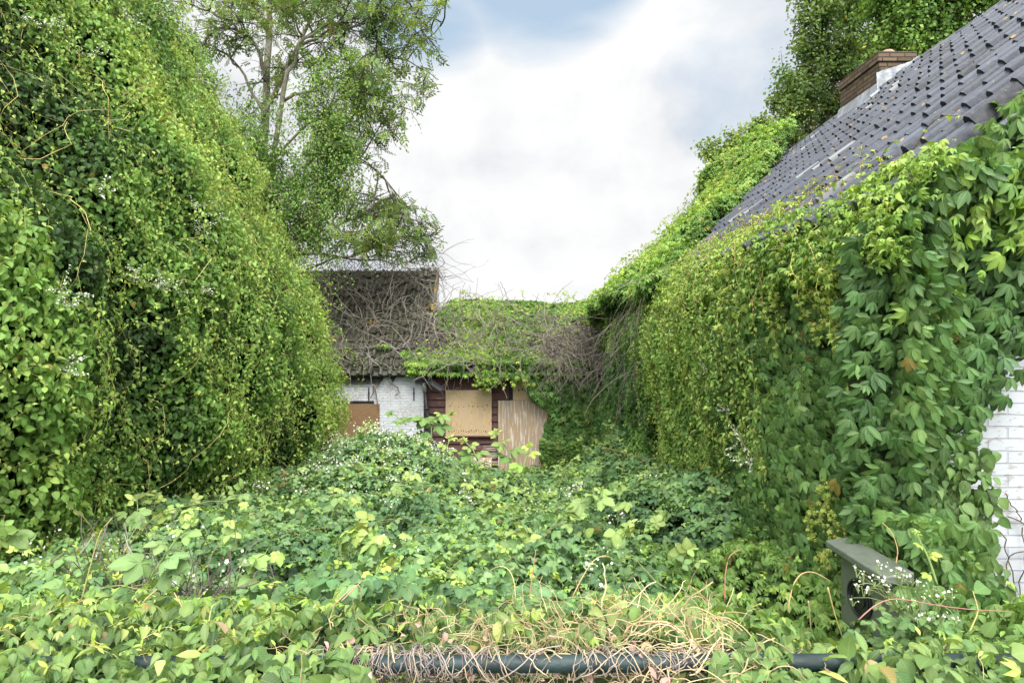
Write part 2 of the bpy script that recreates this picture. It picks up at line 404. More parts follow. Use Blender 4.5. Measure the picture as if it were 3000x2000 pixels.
def planks(t, pos):
    n = noise(t, pos, 1., 6., (2.5, 2.5, 34.)); n1 = noise(t, pos, 1.1, 3.); sp = N(t, 'ShaderNodeSeparateXYZ'); t.links.new(pos, sp.inputs[0])
    low = math_(t, 'MULTIPLY', math_(t, 'SUBTRACT', -1.9, sp.outputs['Z']), .12, True)
    lowm = math_(t, 'MINIMUM', low, .07)
    c = mix(t, n, (.060, .022, .018), (.125, .055, .045))
    peel = math_(t, 'GREATER_THAN', math_(t, 'ADD', math_(t, 'ADD', math_(t, 'MULTIPLY', n, .55), math_(t, 'MULTIPLY', n1, .45)), lowm), .60)
    return mix(t, math_(t, 'MULTIPLY', peel, .8), c, (.36, .28, .25)), n
M['planks'] = surf('peeling brown boards', planks, .6, .35, .006)
def plain(col, v=.35, sc_=9.):
    return lambda t, p: (ramp(t, noise(t, p, sc_, 5.), [(.3, tuple(c*(1-v) for c in col)), (.7, tuple(min(1, c*(1+v)) for c in col))]).outputs[0], noise(t, p, sc_*4))
M['black'] = surf('black bitumen board', plain((.018, .018, .019), .5), .7, .3, .004)
M['black_metal'] = surf('black iron', plain((.02, .02, .022)), .6, .4, .002)
M['pipe'] = surf('dark grey drainpipe', plain((.035, .036, .038)), .45, .4, .001)
M['pipe_pale'] = surf('pale grey pipe', plain((.35, .35, .34)), .6, .3, .001)
M['box'] = surf('grey green plastic', plain((.11, .128, .10), .15, 18.), .5, .4, .0006)
M['box_dark'] = surf('black plastic', plain((.012, .013, .016)), .4, .4, .001)
M['rail'] = surf('dark green painted steel', plain((.016, .034, .034), .45, 16.), .5, .4, .002)
M['wire'] = surf('galvanised wire', plain((.16, .18, .18)), .5, .5, .001)
M['cement'] = surf('grey cement', plain((.30, .29, .27), .3), .9, .1, .01)
M['clay'] = surf('red clay pot', plain((.34, .22, .17), .3), .85, .2, .004)
M['soil'] = surf('dark soil', lambda t, p: (ramp(t, noise(t, p, 2., 8.), [(.3, (.02, .018, .01)), (.5, (.035, .045, .015)), (.7, (.05, .07, .02))]).outputs[0], noise(t, p, 12.)), 1., 0., .05)
M['asphalt'] = surf('asphalt', plain((.05, .05, .052), .2, 60.), .9, .2, .004)

# ------------------------------------------------------------------ the setting: ground and road
def ground_h(x, y):
    return np.interp(y, [-40, 1.6, 3.2, 7, 14, 60], [-1.70, -1.70, -2.0, -2.9, -3.5, -3.5])
xs = np.concatenate([[-2500, -600, -120], np.linspace(-40, 40, 41), [120, 600, 2500]])
ys = np.concatenate([[-2500, -600, -100, -30], np.linspace(-8, 34, 64), [60, 200, 900, 3000]])
GX, GY = np.meshgrid(xs, ys, indexing='ij'); GZ = ground_h(GX, GY) + np.where((GY > 1.5) & (GY < 60), (vnoise(np.stack([GX, GY, GX*0], -1), .6, 3) - .5) * .12, 0)
mb = MB(); nb = len(ys); i = (np.arange(len(xs)-1)[:, None]*nb + np.arange(nb-1)[None]).ravel()
mb.raw(np.stack([GX, GY, GZ], -1).reshape(-1, 3), np.stack([i, i+nb, i+nb+1, i+1], 1).ravel(), np.full(len(i), 4))
tag(mb.build('ground', M['soil'], loc=(0, 0, 0)), kind='structure')
mb = MB(); mb.box((-200, -7, -1.71), (200, .3, -1.69)); tag(mb.build('road', M['asphalt'], loc=(0, 0, 0)), kind='structure')

# ------------------------------------------------------------------ roof tiles
def tiles(mb, origin, ax, up, nrm, cols, rows, w, l, colour, roll=.042, thick=.022, lap=.05, var=.2, jit=.004, pale=.06):
    """one pantile per cell: a shallow pan and a round roll, with a thick lower edge; ax runs along the eave, up up the slope"""
    prof_s = np.array([0, .14, .30, .46, .58, .63, .71, .82, .93, 1.04])
    prof_z = np.array([-.012, .002, -.003, -.002, -.010, .018, .048, .056, .046, -.012]) * (roll / .05)
    K = len(prof_s)
    V = []
    for e, (yy, dz) in enumerate(((0, thick + .012), (.5, thick*.6 + .006), (1 + lap / l, -.004))):
        for s_, z_ in zip(prof_s, prof_z): V.append((s_, yy, z_ + dz))
    for s_, z_ in zip(prof_s, prof_z): V.append((s_, .0, z_*.2 - .012))       # lower face of the edge
    V = np.array(V)
    Fc = [(k, k+1, K+k+1, K+k) for k in range(K-1)] + [(K+k, K+k+1, 2*K+k+1, 2*K+k) for k in range(K-1)] + [(3*K+k, 3*K+k+1, k+1, k) for k in range(K-1)]
    tp = dict(v=V * np.array([w, l, 1]), f=Fc, s=np.concatenate([np.tile([.30, .9, 1., .85, .30, .8, 1.15, 1.3, 1.05, .30], 3), np.ones(K)*.10]), u=V)  # shade painted into the vertex colours: dark grooves and lower edge, lighter rolls
    cc, rr = np.meshgrid(np.arange(cols), np.arange(rows), indexing='ij'); cc = cc.ravel(); rr = rr.ravel(); n = len(cc)
    ax, up, nrm = (norm(np.array(q, float)) for q in (ax, up, nrm))
    P = np.array(origin) + ax * (cc * w)[:, None] + up * (rr * l)[:, None] + nrm * rng.normal(size=(n, 1)) * jit + ax * rng.normal(size=(n, 1)) * jit
    if jit == .007: P = P + nrm * ((fbm(P, .5, 301) - .5) * .10)[:, None]
    tw = rng.normal(size=(n, 1)) * .012
    X = norm(ax + up * tw); Y = norm(up - ax * tw + nrm * rng.normal(size=(n, 1)) * .008); Z = np.cross(X, Y); Z *= np.sign((Z * nrm).sum(1, keepdims=True))
    C = np.array(colour) * (1 + rng.normal(size=(n, 1)) * var)
    pl = rng.random(n) < pale; C[pl] = np.array([.17, .175, .17])
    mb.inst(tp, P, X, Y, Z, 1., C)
    # closed sheet under the tiles
    a = np.array(origin) - nrm * .03
    mb.quad([a, a + ax*cols*w, a + ax*cols*w + up*rows*l, a + up*rows*l], (.01, .01, .011))

# ================================================================== RIGHT HOUSE
XE, HE, XR, HR, Y0, Y1 = 2.0, .70, 6.0, 4.06, 3.62, 16.2
house = empty('tiled_house', (6, 10, -3.6), 'white brick house at the right with a dark glazed tile roof half buried in creeper', 'house')
sl = norm(np.array([XR-XE, 0, HR-HE])); sn = np.array([-sl[2], 0, sl[0]])
mb = MB(); L = math.hypot(XR-XE, HR-HE); rows = 16; l = L / rows; w = .20; cols = int((Y1-Y0)/w)
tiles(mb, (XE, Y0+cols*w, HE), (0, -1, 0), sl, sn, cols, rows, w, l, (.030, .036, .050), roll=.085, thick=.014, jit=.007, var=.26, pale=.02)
sl2 = sl * np.array([-1, 1, 1]); mb2 = MB()
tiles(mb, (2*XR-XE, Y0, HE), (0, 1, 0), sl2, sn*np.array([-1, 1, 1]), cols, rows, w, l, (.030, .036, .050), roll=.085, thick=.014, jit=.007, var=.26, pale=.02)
mb.build('roof', M['tile'], house, smooth=False)
mb = MB()                                                   # ridge caps
n = 34; yy = np.linspace(Y0, Y1, n+1)
for k in range(n):
    a = np.linspace(-.15, math.pi+.15, 9); r0, r1 = .135, .15
    ring0 = np.stack([XR + np.cos(a)*r0, np.full(9, yy[k]+.02), HR - .03 + np.sin(a)*r0*.8], 1) + rng.normal(size=3)*.006
    ring1 = np.stack([XR + np.cos(a)*r1, np.full(9, yy[k+1]+.05), HR - .03 + np.sin(a)*r1*.8], 1) + rng.normal(size=3)*.006
    V = np.concatenate([ring0, ring1]); Fc = [(j, j+1, 9+j+1, 9+j) for j in range(8)]
    mb.raw(V, np.array(Fc).ravel(), [4]*8, np.array([.045, .05, .062])*rng.uniform(.7, 1.3))
mb.build('ridge_tiles', M['tile'], house, smooth=True)
mb = MB(); wx = XE + .28; hb = HE + .28*sl[2]/sl[0] - .06     # walls
gy = Y0 + .14
mb.quad([(wx, gy, -3.8), (2*XR-wx, gy, -3.8), (2*XR-wx, gy, hb), (XR, gy, HR-.1), (wx, gy, hb)])
mb.quad([(wx, Y1-.14, -3.8), (wx, Y1-.14, hb), (XR, Y1-.14, HR-.1), (2*XR-wx, Y1-.14, hb), (2*XR-wx, Y1-.14, -3.8)])
mb.quad([(wx, gy, -3.8), (wx, gy, hb), (wx, Y1-.14, hb), (wx, Y1-.14, -3.8)])
mb.quad([(2*XR-wx, gy, -3.8), (2*XR-wx, Y1-.14, -3.8), (2*XR-wx, Y1-.14, hb), (2*XR-wx, gy, hb)])
mb.build('wall', M['white_brick_near'], house)
mb = MB()                                                   # verge boards and gutter
for y in (Y0-.01, Y1-.03):
    for s in (1, -1):
        a = np.array([XR - s*(XR-XE+.02), y, HE-.05]); mb = MB(); b = np.array([XR, y, HR-.05]); d = np.array([0, .04, 0]); dn = np.array([0, 0, -.17])
        mb.raw([a, b, b+dn, a+dn, a+d, b+d, b+dn+d, a+dn+d], [0,1,2,3, 7,6,5,4, 0,4,5,1, 3,2,6,7, 0,3,7,4, 1,5,6,2], [4]*6); mb.build('verge_board', M['lead'], house)
ch = MB()                                                   # chimney on the far side of the ridge
cx0, cx1, cy0, cy1, ct = 5.46, 5.98, 10.15, 11.35, 4.30
ch.box((cx0, cy0, 3.0), (cx1, cy1, ct-.14)); ch.box((cx0-.025, cy0-.025, ct-.139), (cx1+.025, cy1+.025, ct))
cho = ch.build('chimney', M['chimney_brick'], house)
mb = MB(); mb.box((cx0+.06, cy0+.06, ct), (cx1-.06, cy1-.06, ct+.03)); mb.build('cap', M['cement'], cho)
mb = MB(); a = np.linspace(0, 2*math.pi, 17)[:-1]
rz = [(.085, 0), (.10, .04), (.10, .07), (.07, .10), (.0, .105)]
V = np.concatenate([np.stack([5.72 + np.cos(a)*r, 10.4 + np.sin(a)*r, np.full(16, ct+.02+z)], 1) for r, z in rz])
mb.raw(V, np.array([(k*16+j, k*16+(j+1) % 16, (k+1)*16+(j+1) % 16, (k+1)*16+j) for k in range(4) for j in range(16)]).ravel(), [4]*64)
mb.build('chimney_pot', M['clay'], cho, smooth=True)
mb = MB()                                                   # lead flashing: skirts round the stack plus a dressed apron on the tiles
def roofh(x): return HE + (x-XE)*(HR-HE)/(XR-XE)
def ragged(p0, p1, lo, hi, n=14, out=(0, 0, 0), amp=.04):
    p0, p1 = np.array(p0, float), np.array(p1, float); V = []
    for k in range(n+1):
        p = p0 + (p1-p0)*k/n; base = roofh(p[0])
        o = np.array(out)*(1+.3*rng.normal())
        V += [(p[0], p[1], base+hi(k/n)+rng.normal()*amp*.25), (p[0]+o[0], p[1]+o[1], base+lo+rng.normal()*amp)]
    mb.raw(V, np.array([(2*k, 2*k+1, 2*k+3, 2*k+2) for k in range(n)]).ravel(), [4]*n)
ragged((cx0-.012, cy1+.05, 0), (cx0-.012, cy0-.05, 0), .05, lambda s: .26, out=(-.05, 0, 0), amp=.02)
ragged((cx0-.06, cy1+.16, 0), (cx0-.06, cy0-.12, 0), -.06, lambda s: .12, out=(-.18, 0, 0), amp=.02)
ragged((cx0-.05, cy0-.015, 0), (cx1+.02, cy0-.015, 0), .04, lambda s: .42-.30*s, out=(0, -.03, 0), amp=.015)
ragged((cx0-.16, cy0-.04, 0), (cx1+.02, cy0-.04, 0), .07, lambda s: .16, out=(-.03, -.16, 0), amp=.01)
mb.build('flashing', M['lead'], cho, smooth=True)

# ================================================================== REAR COTTAGE AND SHED (front wall at y=16)
YW = 16.0
def q(x, y, d=YW): return px(x, y, d)
cot = empty('brick_cottage', (-5, 17.5, -3.6), 'old white painted brick cottage behind the brambles with a mossy pantile roof under bare twigs', 'cottage')
shed = empty('timber_shed', (.4, 17, -3.6), 'low brown timber shed joined to the white cottage, boarded up with plywood', 'shed')
HEV = -.80; PT = .9
xc = q(1241, 0)[0]; xl = -8.5
mb = MB(); hr1 = -.76 + PT*3.0
mb.box((xl, YW, -3.8), (xc, YW+.22, HEV+.04))
mb.quad([(xc, YW+.22, -3.8), (xc, YW+6, -3.8), (xc, YW+6, -.8), (xc, YW+2.8, 1.70), (xc, YW+.22, -.72)])
mb.box((xl, YW+5.8, -3.8), (xc, YW+6, -.8))
mb.build('wall', M['white_brick'], cot)
up = norm(np.array([0, 1, PT])); nr = np.array([0, -up[2], up[1]])
mb = MB(); Ls = 3.2/up[1]
tw, tl_ = .235, .30
xgl = q(1268, 0, 18)[0]
ct_ = int((xgl + 8.6)/tw)
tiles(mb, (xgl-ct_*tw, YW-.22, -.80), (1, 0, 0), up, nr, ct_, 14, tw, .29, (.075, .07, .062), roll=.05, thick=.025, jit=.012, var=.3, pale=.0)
mb.quad([(xl, YW+2.80, 1.87), (xgl, YW+2.80, 1.87), (xgl, YW+6.2, -.9), (xl, YW+6.2, -.9)], (.07, .065, .06))
cr = mb.build('roof', M['old_tile'], cot)
mb = MB()                                                   # thick mortared verge at the gable and the ridge line
p0 = np.array([xgl+.02, YW+1.55, .66]); 
for k in range(8):
    y0_, y1_ = YW+1.3+k*.215, YW+1.3+(k+1)*.215
    h0, h1 = -.76+PT*(y0_-YW)+.02, -.76+PT*(y1_-YW)+.02
    j = rng.normal()*.008
    mb.raw([(xgl-.10+j, y0_, h0+.07), (xgl+.06+j, y0_, h0+.07), (xgl+.06+j, y1_, h1+.07), (xgl-.10+j, y1_, h1+.07),
            (xgl-.10+j, y0_, h0-.25), (xgl+.06+j, y0_, h0-.25), (xgl+.06+j, y1_, h1-.25), (xgl-.10+j, y1_, h1-.25)], [0,1,2,3, 4,5,1,0, 1,5,6,2, 3,7,4,0], [4]*4)
mb.build('verge', M['lichen'], cot)
mb = MB()
for k in range(17):
    x1 = xgl - k*.36; a = np.linspace(-.1, math.pi+.1, 7); r = .11
    V = np.concatenate([np.stack([np.full(7, x), YW+2.80+np.cos(a)*r, 1.87+np.sin(a)*r*.7], 1)+rng.normal(size=3)*.006 for x in (x1, x1-.34)])
    mb.raw(V, np.array([(j, j+1, 7+j+1, 7+j) for j in range(6)]).ravel(), [4]*6, np.array([.08, .075, .06])*rng.uniform(.7, 1.3))
mb.build('ridge_tiles', M['old_tile'], cot, smooth=True)
mb = MB(); c0 = q(1247, 800, 18.9)                          # round vent on the roof corner
a = np.linspace(0, 2*math.pi, 13)[:-1]
rz = [(.12, -.12), (.10, .05), (.10, .10), (.16, .10), (.16, .14), (.0, .16)]
V = np.concatenate([np.stack([c0[0] + np.cos(a)*r, c0[1] + np.sin(a)*r, np.full(12, c0[2]+z)], 1) for r, z in rz])
mb.raw(V, np.array([(k*12+j, k*12+(j+1) % 12, (k+1)*12+(j+1) % 12, (k+1)*12+j) for k in range(5) for j in range(12)]).ravel(), [4]*60)
mb.build('roof_vent', M['cement'], cot)
def board(mb, x0, y0, x1, y1, d0, d1, dep=YW):
    a = q(x0, y0, dep); b = q(x1, y1, dep); mb.box((a[0], dep-d1, b[2]), (b[0], dep-d0, a[2]))
def plate(name, m, par, x0, y0, x1, y1, d0=.02, d1=.04, label=None):
    b = MB(); board(b, x0, y0, x1, y1, d0, d1); o = b.build(name, m, par)
    if label: o['label'] = label
    return o
wb = plate('window_board', M['ply_brown'], cot, 960, 1183, 1112.5, 1320, .003, .03, 'brown knotty plywood sheet over the cottage window')
plate('lintel', M['black'], cot, 960, 1174, 1096, 1181, .003, .02)
for x in (1081, 1213):
    b = MB(); board(b, x-1.6, 1135, x+1.6, 1173, .0, .03); board(b, x-2.4, 1150, x+2.4, 1153, .0, .035); b.build('wall_anchor', M['black_metal'], cot)
mb = MB()                                                   # ragged black fascia
def fascia(mb, xa, xb, top, botf, n):
    V = []; x = np.linspace(xa, xb, n)
    for k in range(n):
        a = q(x[k], top, YW-.12); b = q(x[k], botf(x[k]) + rng.normal()*.8, YW-.12)
        V += [a, b, a+np.array([0, .06, 0]), b+np.array([0, .06, 0])]
    Fc = [(4*k, 4*k+1, 4*k+5, 4*k+4) for k in range(n-1)] + [(4*k+1, 4*k+3, 4*k+7, 4*k+5) for k in range(n-1)]
    mb.raw(V, np.array(Fc).ravel(), [4]*len(Fc))
fascia(mb, 700, 1243, 1080, lambda x: 1120 if x < 1118 else (1104 if x < 1140 else (1118 if 1148 < x < 1158 else 1103)), 60)
mb.build('fascia', M['black'], cot)
def pipe(mb, pts, r, sides=10, C=(.04, .04, .04)):
    mb.tubes(np.array(pts)[None], np.full((1, len(pts)), r), np.array([C]), sides)
mb = MB(); pipe(mb, [q(1245, 1146, 15.9), q(1250, 1196, 15.88), q(1258, 1250, 15.86), q(1268, 1305, 15.84), q(1285, 1400, 15.8)], .042)
pipe(mb, [q(1217, 1117.5, 15.86), q(1254, 1116, 15.86)], .045)
pipe(mb, [q(1249, 1192, 15.88), q(1250, 1200, 15.88)], .052)
dp = mb.build('drainpipe', M['pipe'], cot, smooth=True)
mb = MB(); pipe(mb, [q(1243, 1119, 15.87), q(1244, 1148, 15.9)], .05); mb.build('pipe_joint', M['pipe_pale'], dp, smooth=True)
mb = MB(); a = np.linspace(.5, math.pi-.2+.5, 7); p0, p1 = q(1240, 1101, 15.8), q(1291, 1136, 15.2)
dd = norm(p1-p0); s1 = norm(np.cross(dd, [0, 0, 1.])); s2 = np.cross(s1, dd)
V = np.concatenate([p + s1*np.cos(a)[:, None]*.075 - s2*np.sin(a)[:, None]*.075 for p in (p0, p1)])
mb.raw(V, np.array([(j, j+1, 7+j+1, 7+j) for j in range(6)]).ravel(), [4]*6); mb.raw(V - s2*.004, np.array([(j+1, j, 7+j, 7+j+1) for j in range(6)]).ravel(), [4]*6)
mb.build('broken_gutter', M['pipe'], cot, smooth=True)
# shed
mb = MB(); xs0 = xc + .01; xs1 = 2.9; h = -3.8; step = .174
while h < HEV:
    t_ = min(h+step, HEV+.02)
    mb.raw([(xs0, YW+.10, h+.004), (xs1, YW+.10, h+.004), (xs1, YW+.155, t_+.006), (xs0, YW+.155, t_+.006), (xs0, YW+.155, h+.004), (xs1, YW+.155, h+.004)], [0,1,2,3, 4,5,1,0], [4, 4])
    h += step
mb.quad([(xs1, YW+.16, -3.8), (xs1, YW+4.5, -3.8), (xs1, YW+4.5, -.8), (xs1, YW+1.57, .7), (xs1, YW+.16, -.8)])
mb.build('plank_wall', M['planks'], shed)
mb = MB(); cs = int((xs1+.3 - xgl)/tw); Ls = 2.02/up[1]
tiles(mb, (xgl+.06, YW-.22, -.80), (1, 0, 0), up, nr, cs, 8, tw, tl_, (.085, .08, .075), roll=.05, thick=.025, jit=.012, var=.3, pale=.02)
mb.quad([(xgl, YW+1.57, .80), (xs1+.2, YW+1.57, .80), (xs1+.2, YW+4.4, -.9), (xgl, YW+4.4, -.9)], (.07, .065, .06))
mb.build('roof', M['old_tile'], shed)
mb = MB()
for k in range(14):
    x1 = xgl + .08 + k*.36; a = np.linspace(-.1, math.pi+.1, 7); r = .12
    V = np.concatenate([np.stack([np.full(7, x), YW+1.57+np.cos(a)*r, .82+np.sin(a)*r*.7], 1)+rng.normal(size=3)*.006 for x in (x1, x1+.34)])
    mb.raw(V, np.array([(j, j+1, 7+j+1, 7+j) for j in range(6)]).ravel(), [4]*6)
mb.build('ridge_tiles', M['lichen'], shed, smooth=True)
mb = MB(); fascia(mb, 1246, 1860, 1084, lambda x: 1107, 50); mb.build('fascia', M['black'], shed)
wbo = plate('window_board', M['ply_light'], shed, 1305, 1143, 1440, 1277, -.08, -.05, 'pale square plywood sheet over the shed window')
kn = MB(); rr_ = random.Random(3)
for (row, yy_) in ((9, 1190), (17, 1263)):
    for k in range(row):
        x = 1311 + (k+.5)*(1440-1317)/row + rr_.uniform(-1.5, 1.5); y = yy_ + rr_.uniform(-3, 2.4); c = q(x, y); r = rr_.uniform(.008, .016)
        a = np.linspace(0, 2*math.pi, 8)[:-1]
        kn.quad(np.stack([c[0]+np.cos(a)*r, np.full(7, YW+.0475), c[2]+np.sin(a)*r*1.3], 1), (.12, .055, .02))
kn.build('knots', M['bark'], wbo)
plate('window_sill', M['planks'], shed, 1300, 1277.6, 1446, 1281, -.10, -.03)
plate('door_board', M['ply_grey'], shed, 1459, 1173, 1606.5, 1450, -.07, -.04, 'tall weathered plywood sheet covering the shed door')
tb_ = plate('transom_board', M['ply_light'], shed, 1503, 1119, 1600, 1172.4, -.09, -.065, 'small plywood panel above the shed door')
kn = MB()
for k in range(5):
    c = q(1520 + k*10.5, 1142 + rr_.uniform(-2, 2)); a = np.linspace(0, 2*math.pi, 9)[:-1]; r = .02
    kn.quad(np.stack([c[0]+np.cos(a)*r, np.full(8, YW+.0625), c[2]+np.sin(a)*r*1.3], 1), (.10, .045, .02))
kn.build('knots', M['bark'], tb_)
plate('door_edge', M['ply_orange'], shed, 1607.5, 1190, 1622, 1300, -.075, -.05, 'narrow strip of fresh orange plywood beside the door')
plate('post', M['black'], shed, 1492, 1108, 1502, 1172, -.09, -.03)
mb = MB(); a = q(1386, 1341, 15.6); b = q(1441, 1400, 15.6); mb.raw([(a[0], 15.7, a[2]), (b[0], 15.72, a[2]-.02), (b[0]-.02, 15.5, b[2]), (a[0], 15.5, b[2]), (a[0], 15.72, a[2]), (b[0], 15.74, a[2]-.02), (b[0]-.02, 15.52, b[2]), (a[0], 15.52, b[2])], [0,3,2,1, 4,5,6,7, 0,1,5,4, 1,2,6,5, 2,3,7,6, 3,0,4,7], [4]*6)
tag(mb.build('loose_board', M['ply_grey']), 'small pinkish grey board leaning against the shed wall under the square window', 'board')

# ================================================================== FENCE AND BOX
fence = empty('pipe_fence', (0, 1.65, -1.7), 'dark green tubular steel fence along the bottom of the picture, buried in creeper and straw', 'fence')
mb = MB(); mb.tubes(np.array([[(x, 1.65, -.778 + .004*math.sin(x)) for x in np.linspace(-4.5, 4.5, 13)]]), np.full((1, 13), .0205), np.array([[.02, .06, .05]]), 16); mb.build('rail', M['rail'], fence, smooth=True)
for x in (-3.0, -1.0, 1.0, 3.0):
    b = MB(); b.tubes(np.array([[(x+.06, 1.65, -1.75), (x+.06, 1.65, -.80)]]), np.full((1, 2), .019), np.array([[.02, .06, .05]]), 12); b.build('post', M['rail'], fence, smooth=True)
mb = MB(); xv = np.arange(-4.4, 4.4, .05)
mb.tubes(np.stack([np.stack([xv, np.full(len(xv), 1.675), np.full(len(xv), -1.65)], 1), np.stack([xv, np.full(len(xv), 1.675), np.full(len(xv), -.80)], 1)], 1), np.full((len(xv), 2), .0014), np.array([.05, .1, .09]), 4)
hv = np.arange(-1.65, -.80, .1)
mb.tubes(np.stack([np.stack([np.full(len(hv), -4.4), np.full(len(hv), 1.678), hv], 1), np.stack([np.full(len(hv), 4.4), np.full(len(hv), 1.678), hv], 1)], 1), np.full((len(hv), 2), .0014), np.array([.05, .1, .09]), 4)
mb.build('wire_mesh', M['wire'], fence)

bx = empty('mailbox', (1.88, 3.4, -2.0), 'grey green box with a sloped lid and round black grille before the creeper', 'mailbox')
def bevbox(name, m, par, x0, x1, y0, y1, zt0, zt1, zb, bev=.012):
    b = MB(); b.raw([(x0,y0,zb),(x1,y0,zb),(x1,y1,zb),(x0,y1,zb),(x0,y0,zt0),(x1,y0,zt1),(x1,y1,zt1),(x0,y1,zt0)], [0,3,2,1, 4,5,6,7, 0,1,5,4, 1,2,6,5, 2,3,7,6, 3,0,4,7], [4]*6)
    o = b.build(name, m, par); md = o.modifiers.new('bevel', 'BEVEL'); md.width = bev; md.segments = 3
    return o
bevbox('body', M['box'], bx, 1.715, 1.81, 3.08, 3.57, -1.07, -1.05, -1.46, .02)
lidb = MB(); 
bevbox('lid', M['box'], bx, 1.660, 1.80, 3.05, 3.62, -1.052, -1.03, -1.088, .008)
mb = MB(); a = np.linspace(0, 2*math.pi, 33)[:-1]; cy, cz = 3.36, -1.265
def disc(r, x, C): mb.raw(np.stack([np.full(32, x), cy+np.cos(a)*r*1.05, cz+np.sin(a)*r*.82], 1), np.arange(32)[::-1], [32], C)
for r0, r1, x0, x1 in ((.112, .112, 1.7149, 1.705), (.112, .102, 1.705, 1.704), (.102, .098, 1.704, 1.7115), (.098, .0, 1.7115, 1.7115), (.085, .085, 1.7115, 1.706), (.085, .078, 1.706, 1.706), (.05, .05, 1.7115, 1.706), (.05, .043, 1.706, 1.706)):
    V = np.concatenate([np.stack([np.full(32, x), cy+np.cos(a)*r*1.05, cz+np.sin(a)*r*.82], 1) for r, x in ((r0, x0), (r1, x1))])
    mb.raw(V, np.array([(j, (j+1) % 32, 32+(j+1) % 32, 32+j) for j in range(32)]).ravel(), [4]*32)
mb.build('grille', M['box_dark'], bx)
mb = MB(); mb.box((1.84, 3.27, -2.1), (1.90, 3.33, -1.46)); mb.build('post', M['rail'], bx)

# ================================================================== LEAF COLOURS (dark -> light)
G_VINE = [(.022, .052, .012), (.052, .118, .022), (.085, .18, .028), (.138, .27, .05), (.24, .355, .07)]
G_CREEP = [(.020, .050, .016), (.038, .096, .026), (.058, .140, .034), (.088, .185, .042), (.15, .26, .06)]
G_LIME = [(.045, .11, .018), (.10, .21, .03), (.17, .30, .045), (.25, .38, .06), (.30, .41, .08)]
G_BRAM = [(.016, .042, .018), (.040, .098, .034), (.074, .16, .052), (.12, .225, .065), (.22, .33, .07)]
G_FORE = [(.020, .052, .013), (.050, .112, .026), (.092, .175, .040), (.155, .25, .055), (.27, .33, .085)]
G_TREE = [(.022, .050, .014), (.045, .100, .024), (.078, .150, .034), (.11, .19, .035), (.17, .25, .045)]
G_STRAW = [(.20, .15, .08), (.33, .25, .13), (.46, .36, .20), (.58, .48, .28)]
G_TWIG = [(.07, .058, .048), (.14, .118, .098), (.23, .20, .17), (.33, .29, .25)]
UPV = np.array([0, 0, 1.])

def cover(mbL, S, n, ar, br, out, tpls, size, cols, depth=(.0, .22), seed=0, mask=None, tb=.38, tvar=.5, hole=.3, fq=1.1, tf=None, **kw):
    """leaves over a sheet in several depths, thinned by noise so that dark hollows open up"""
    a = rng.uniform(ar[0], ar[1], n); b = rng.uniform(br[0], br[1], n)
    P, N_ = patch(S, a, b, out)
    f = fbm(P, fq, seed + 5); g = fbm(P, fq * 3.1, seed + 9, 2)
    keep = np.ones(n, bool)
    if mask is not None: keep &= mask(a, b, P)
    d = rng.random(n) ** 1.3
    gap = (g * .6 + f * .4) < hole
    keep &= ~(gap & (d < .55)) & ~(gap & (rng.random(n) < .35))
    P = P - N_ * (depth[0] + (depth[1] - depth[0]) * d)[:, None]
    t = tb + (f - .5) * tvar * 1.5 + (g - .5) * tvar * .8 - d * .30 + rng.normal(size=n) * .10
    if tf is not None: t = t + tf(a, b)
    k = keep
    scatter(mbL, P[k], N_[k], tpls, size, cols, t[k], **kw)

def blossoms(par, S, spots, out, mat='petal', size=.28, n=170, col=(.72, .74, .62), name='flower_cluster', r=.011):
    """feathery white panicles: each its own part of the vine"""
    for (a, b, s) in spots:
        P, N_ = patch(S, np.array([a]), np.array([b]), out); P = P[0]; N_ = N_[0]
        mb = MB(); side = norm(np.cross(N_, UPV))
        for j in range(random.randint(4, 6)):
            d = norm(side * random.uniform(-1, 1) + UPV * random.uniform(-.5, .9) + N_ * .5)
            m = int(n * s / 5); u = rng.random(m) ** .8
            c = P + N_ * .07 + d * (u * size * s)[:, None] + rng.normal(size=(m, 3)) * (.018 * s * (1.15 - u))[:, None]
            X, Y, Z = frame(rvec(m), rvec(m))
            mb.inst(SPECK, c, X, Y, Z, rng.uniform(.6, 1.5, m) * r, np.array(col) * rng.uniform(.6, 1.2, (m, 1)))
            mb.tubes(np.stack([P + N_ * .02, P + N_ * .07 + d * size * s * .9])[None], np.full((1, 2), .0022), np.array([[.2, .26, .08]]), 3)
        mb.build(name, M['petal'], par)

def wild(n, P0, D0, K, step, wob=.35, grav=0., towards=None):
    """n wandering polylines"""
    P = np.array(P0, float); D = norm(np.array(D0, float)); out_ = [P.copy()]
    for k in range(K - 1):
        D = norm(D + rng.normal(size=D.shape) * wob + np.array([0, 0, -grav]))
        P = P + D * np.reshape(step, (-1, 1)) if np.ndim(step) else P + D * step
        out_.append(P.copy())
    return np.stack(out_, 1)

# ================================================================== LEFT: the vine that swallows everything along the left side
lump = lambda a, b, k, seed, amp: amp * (fbm(np.stack([a, b, a * 0 + k], -1), .55, seed) - .5)
def drape(a, b): return fbm(np.stack([(a + b * .35) * 1.5, b * .42, a * 0], -1), .95, 15, 2) - .5
def S_left(a, b):
    x = -3.12 - .50 * sstep(8.5, 11.5, a) - .5 * np.maximum(b - .7, 0) - .10 * np.maximum(-b - 1.2, 0)
    x = x - .55 * np.maximum(a - 12.3, 0) ** 1.6 + 0.06 * (a - 8)*(a < 8)
    x = x + lump(a, b, 3., 11, 1.5) + drape(a, b) * 1.0 + .50 * (fbm(np.stack([a, b * .8, a * 0], -1), 2.3, 12) - .5)
    return np.stack([x, a + .0 * b, b], -1)
OL = (1, -.25, .3)
left = empty('climbing_vine', (-4, 8, -3), 'huge climbing vine with small white blossoms hanging like a curtain down the left side', 'vine')
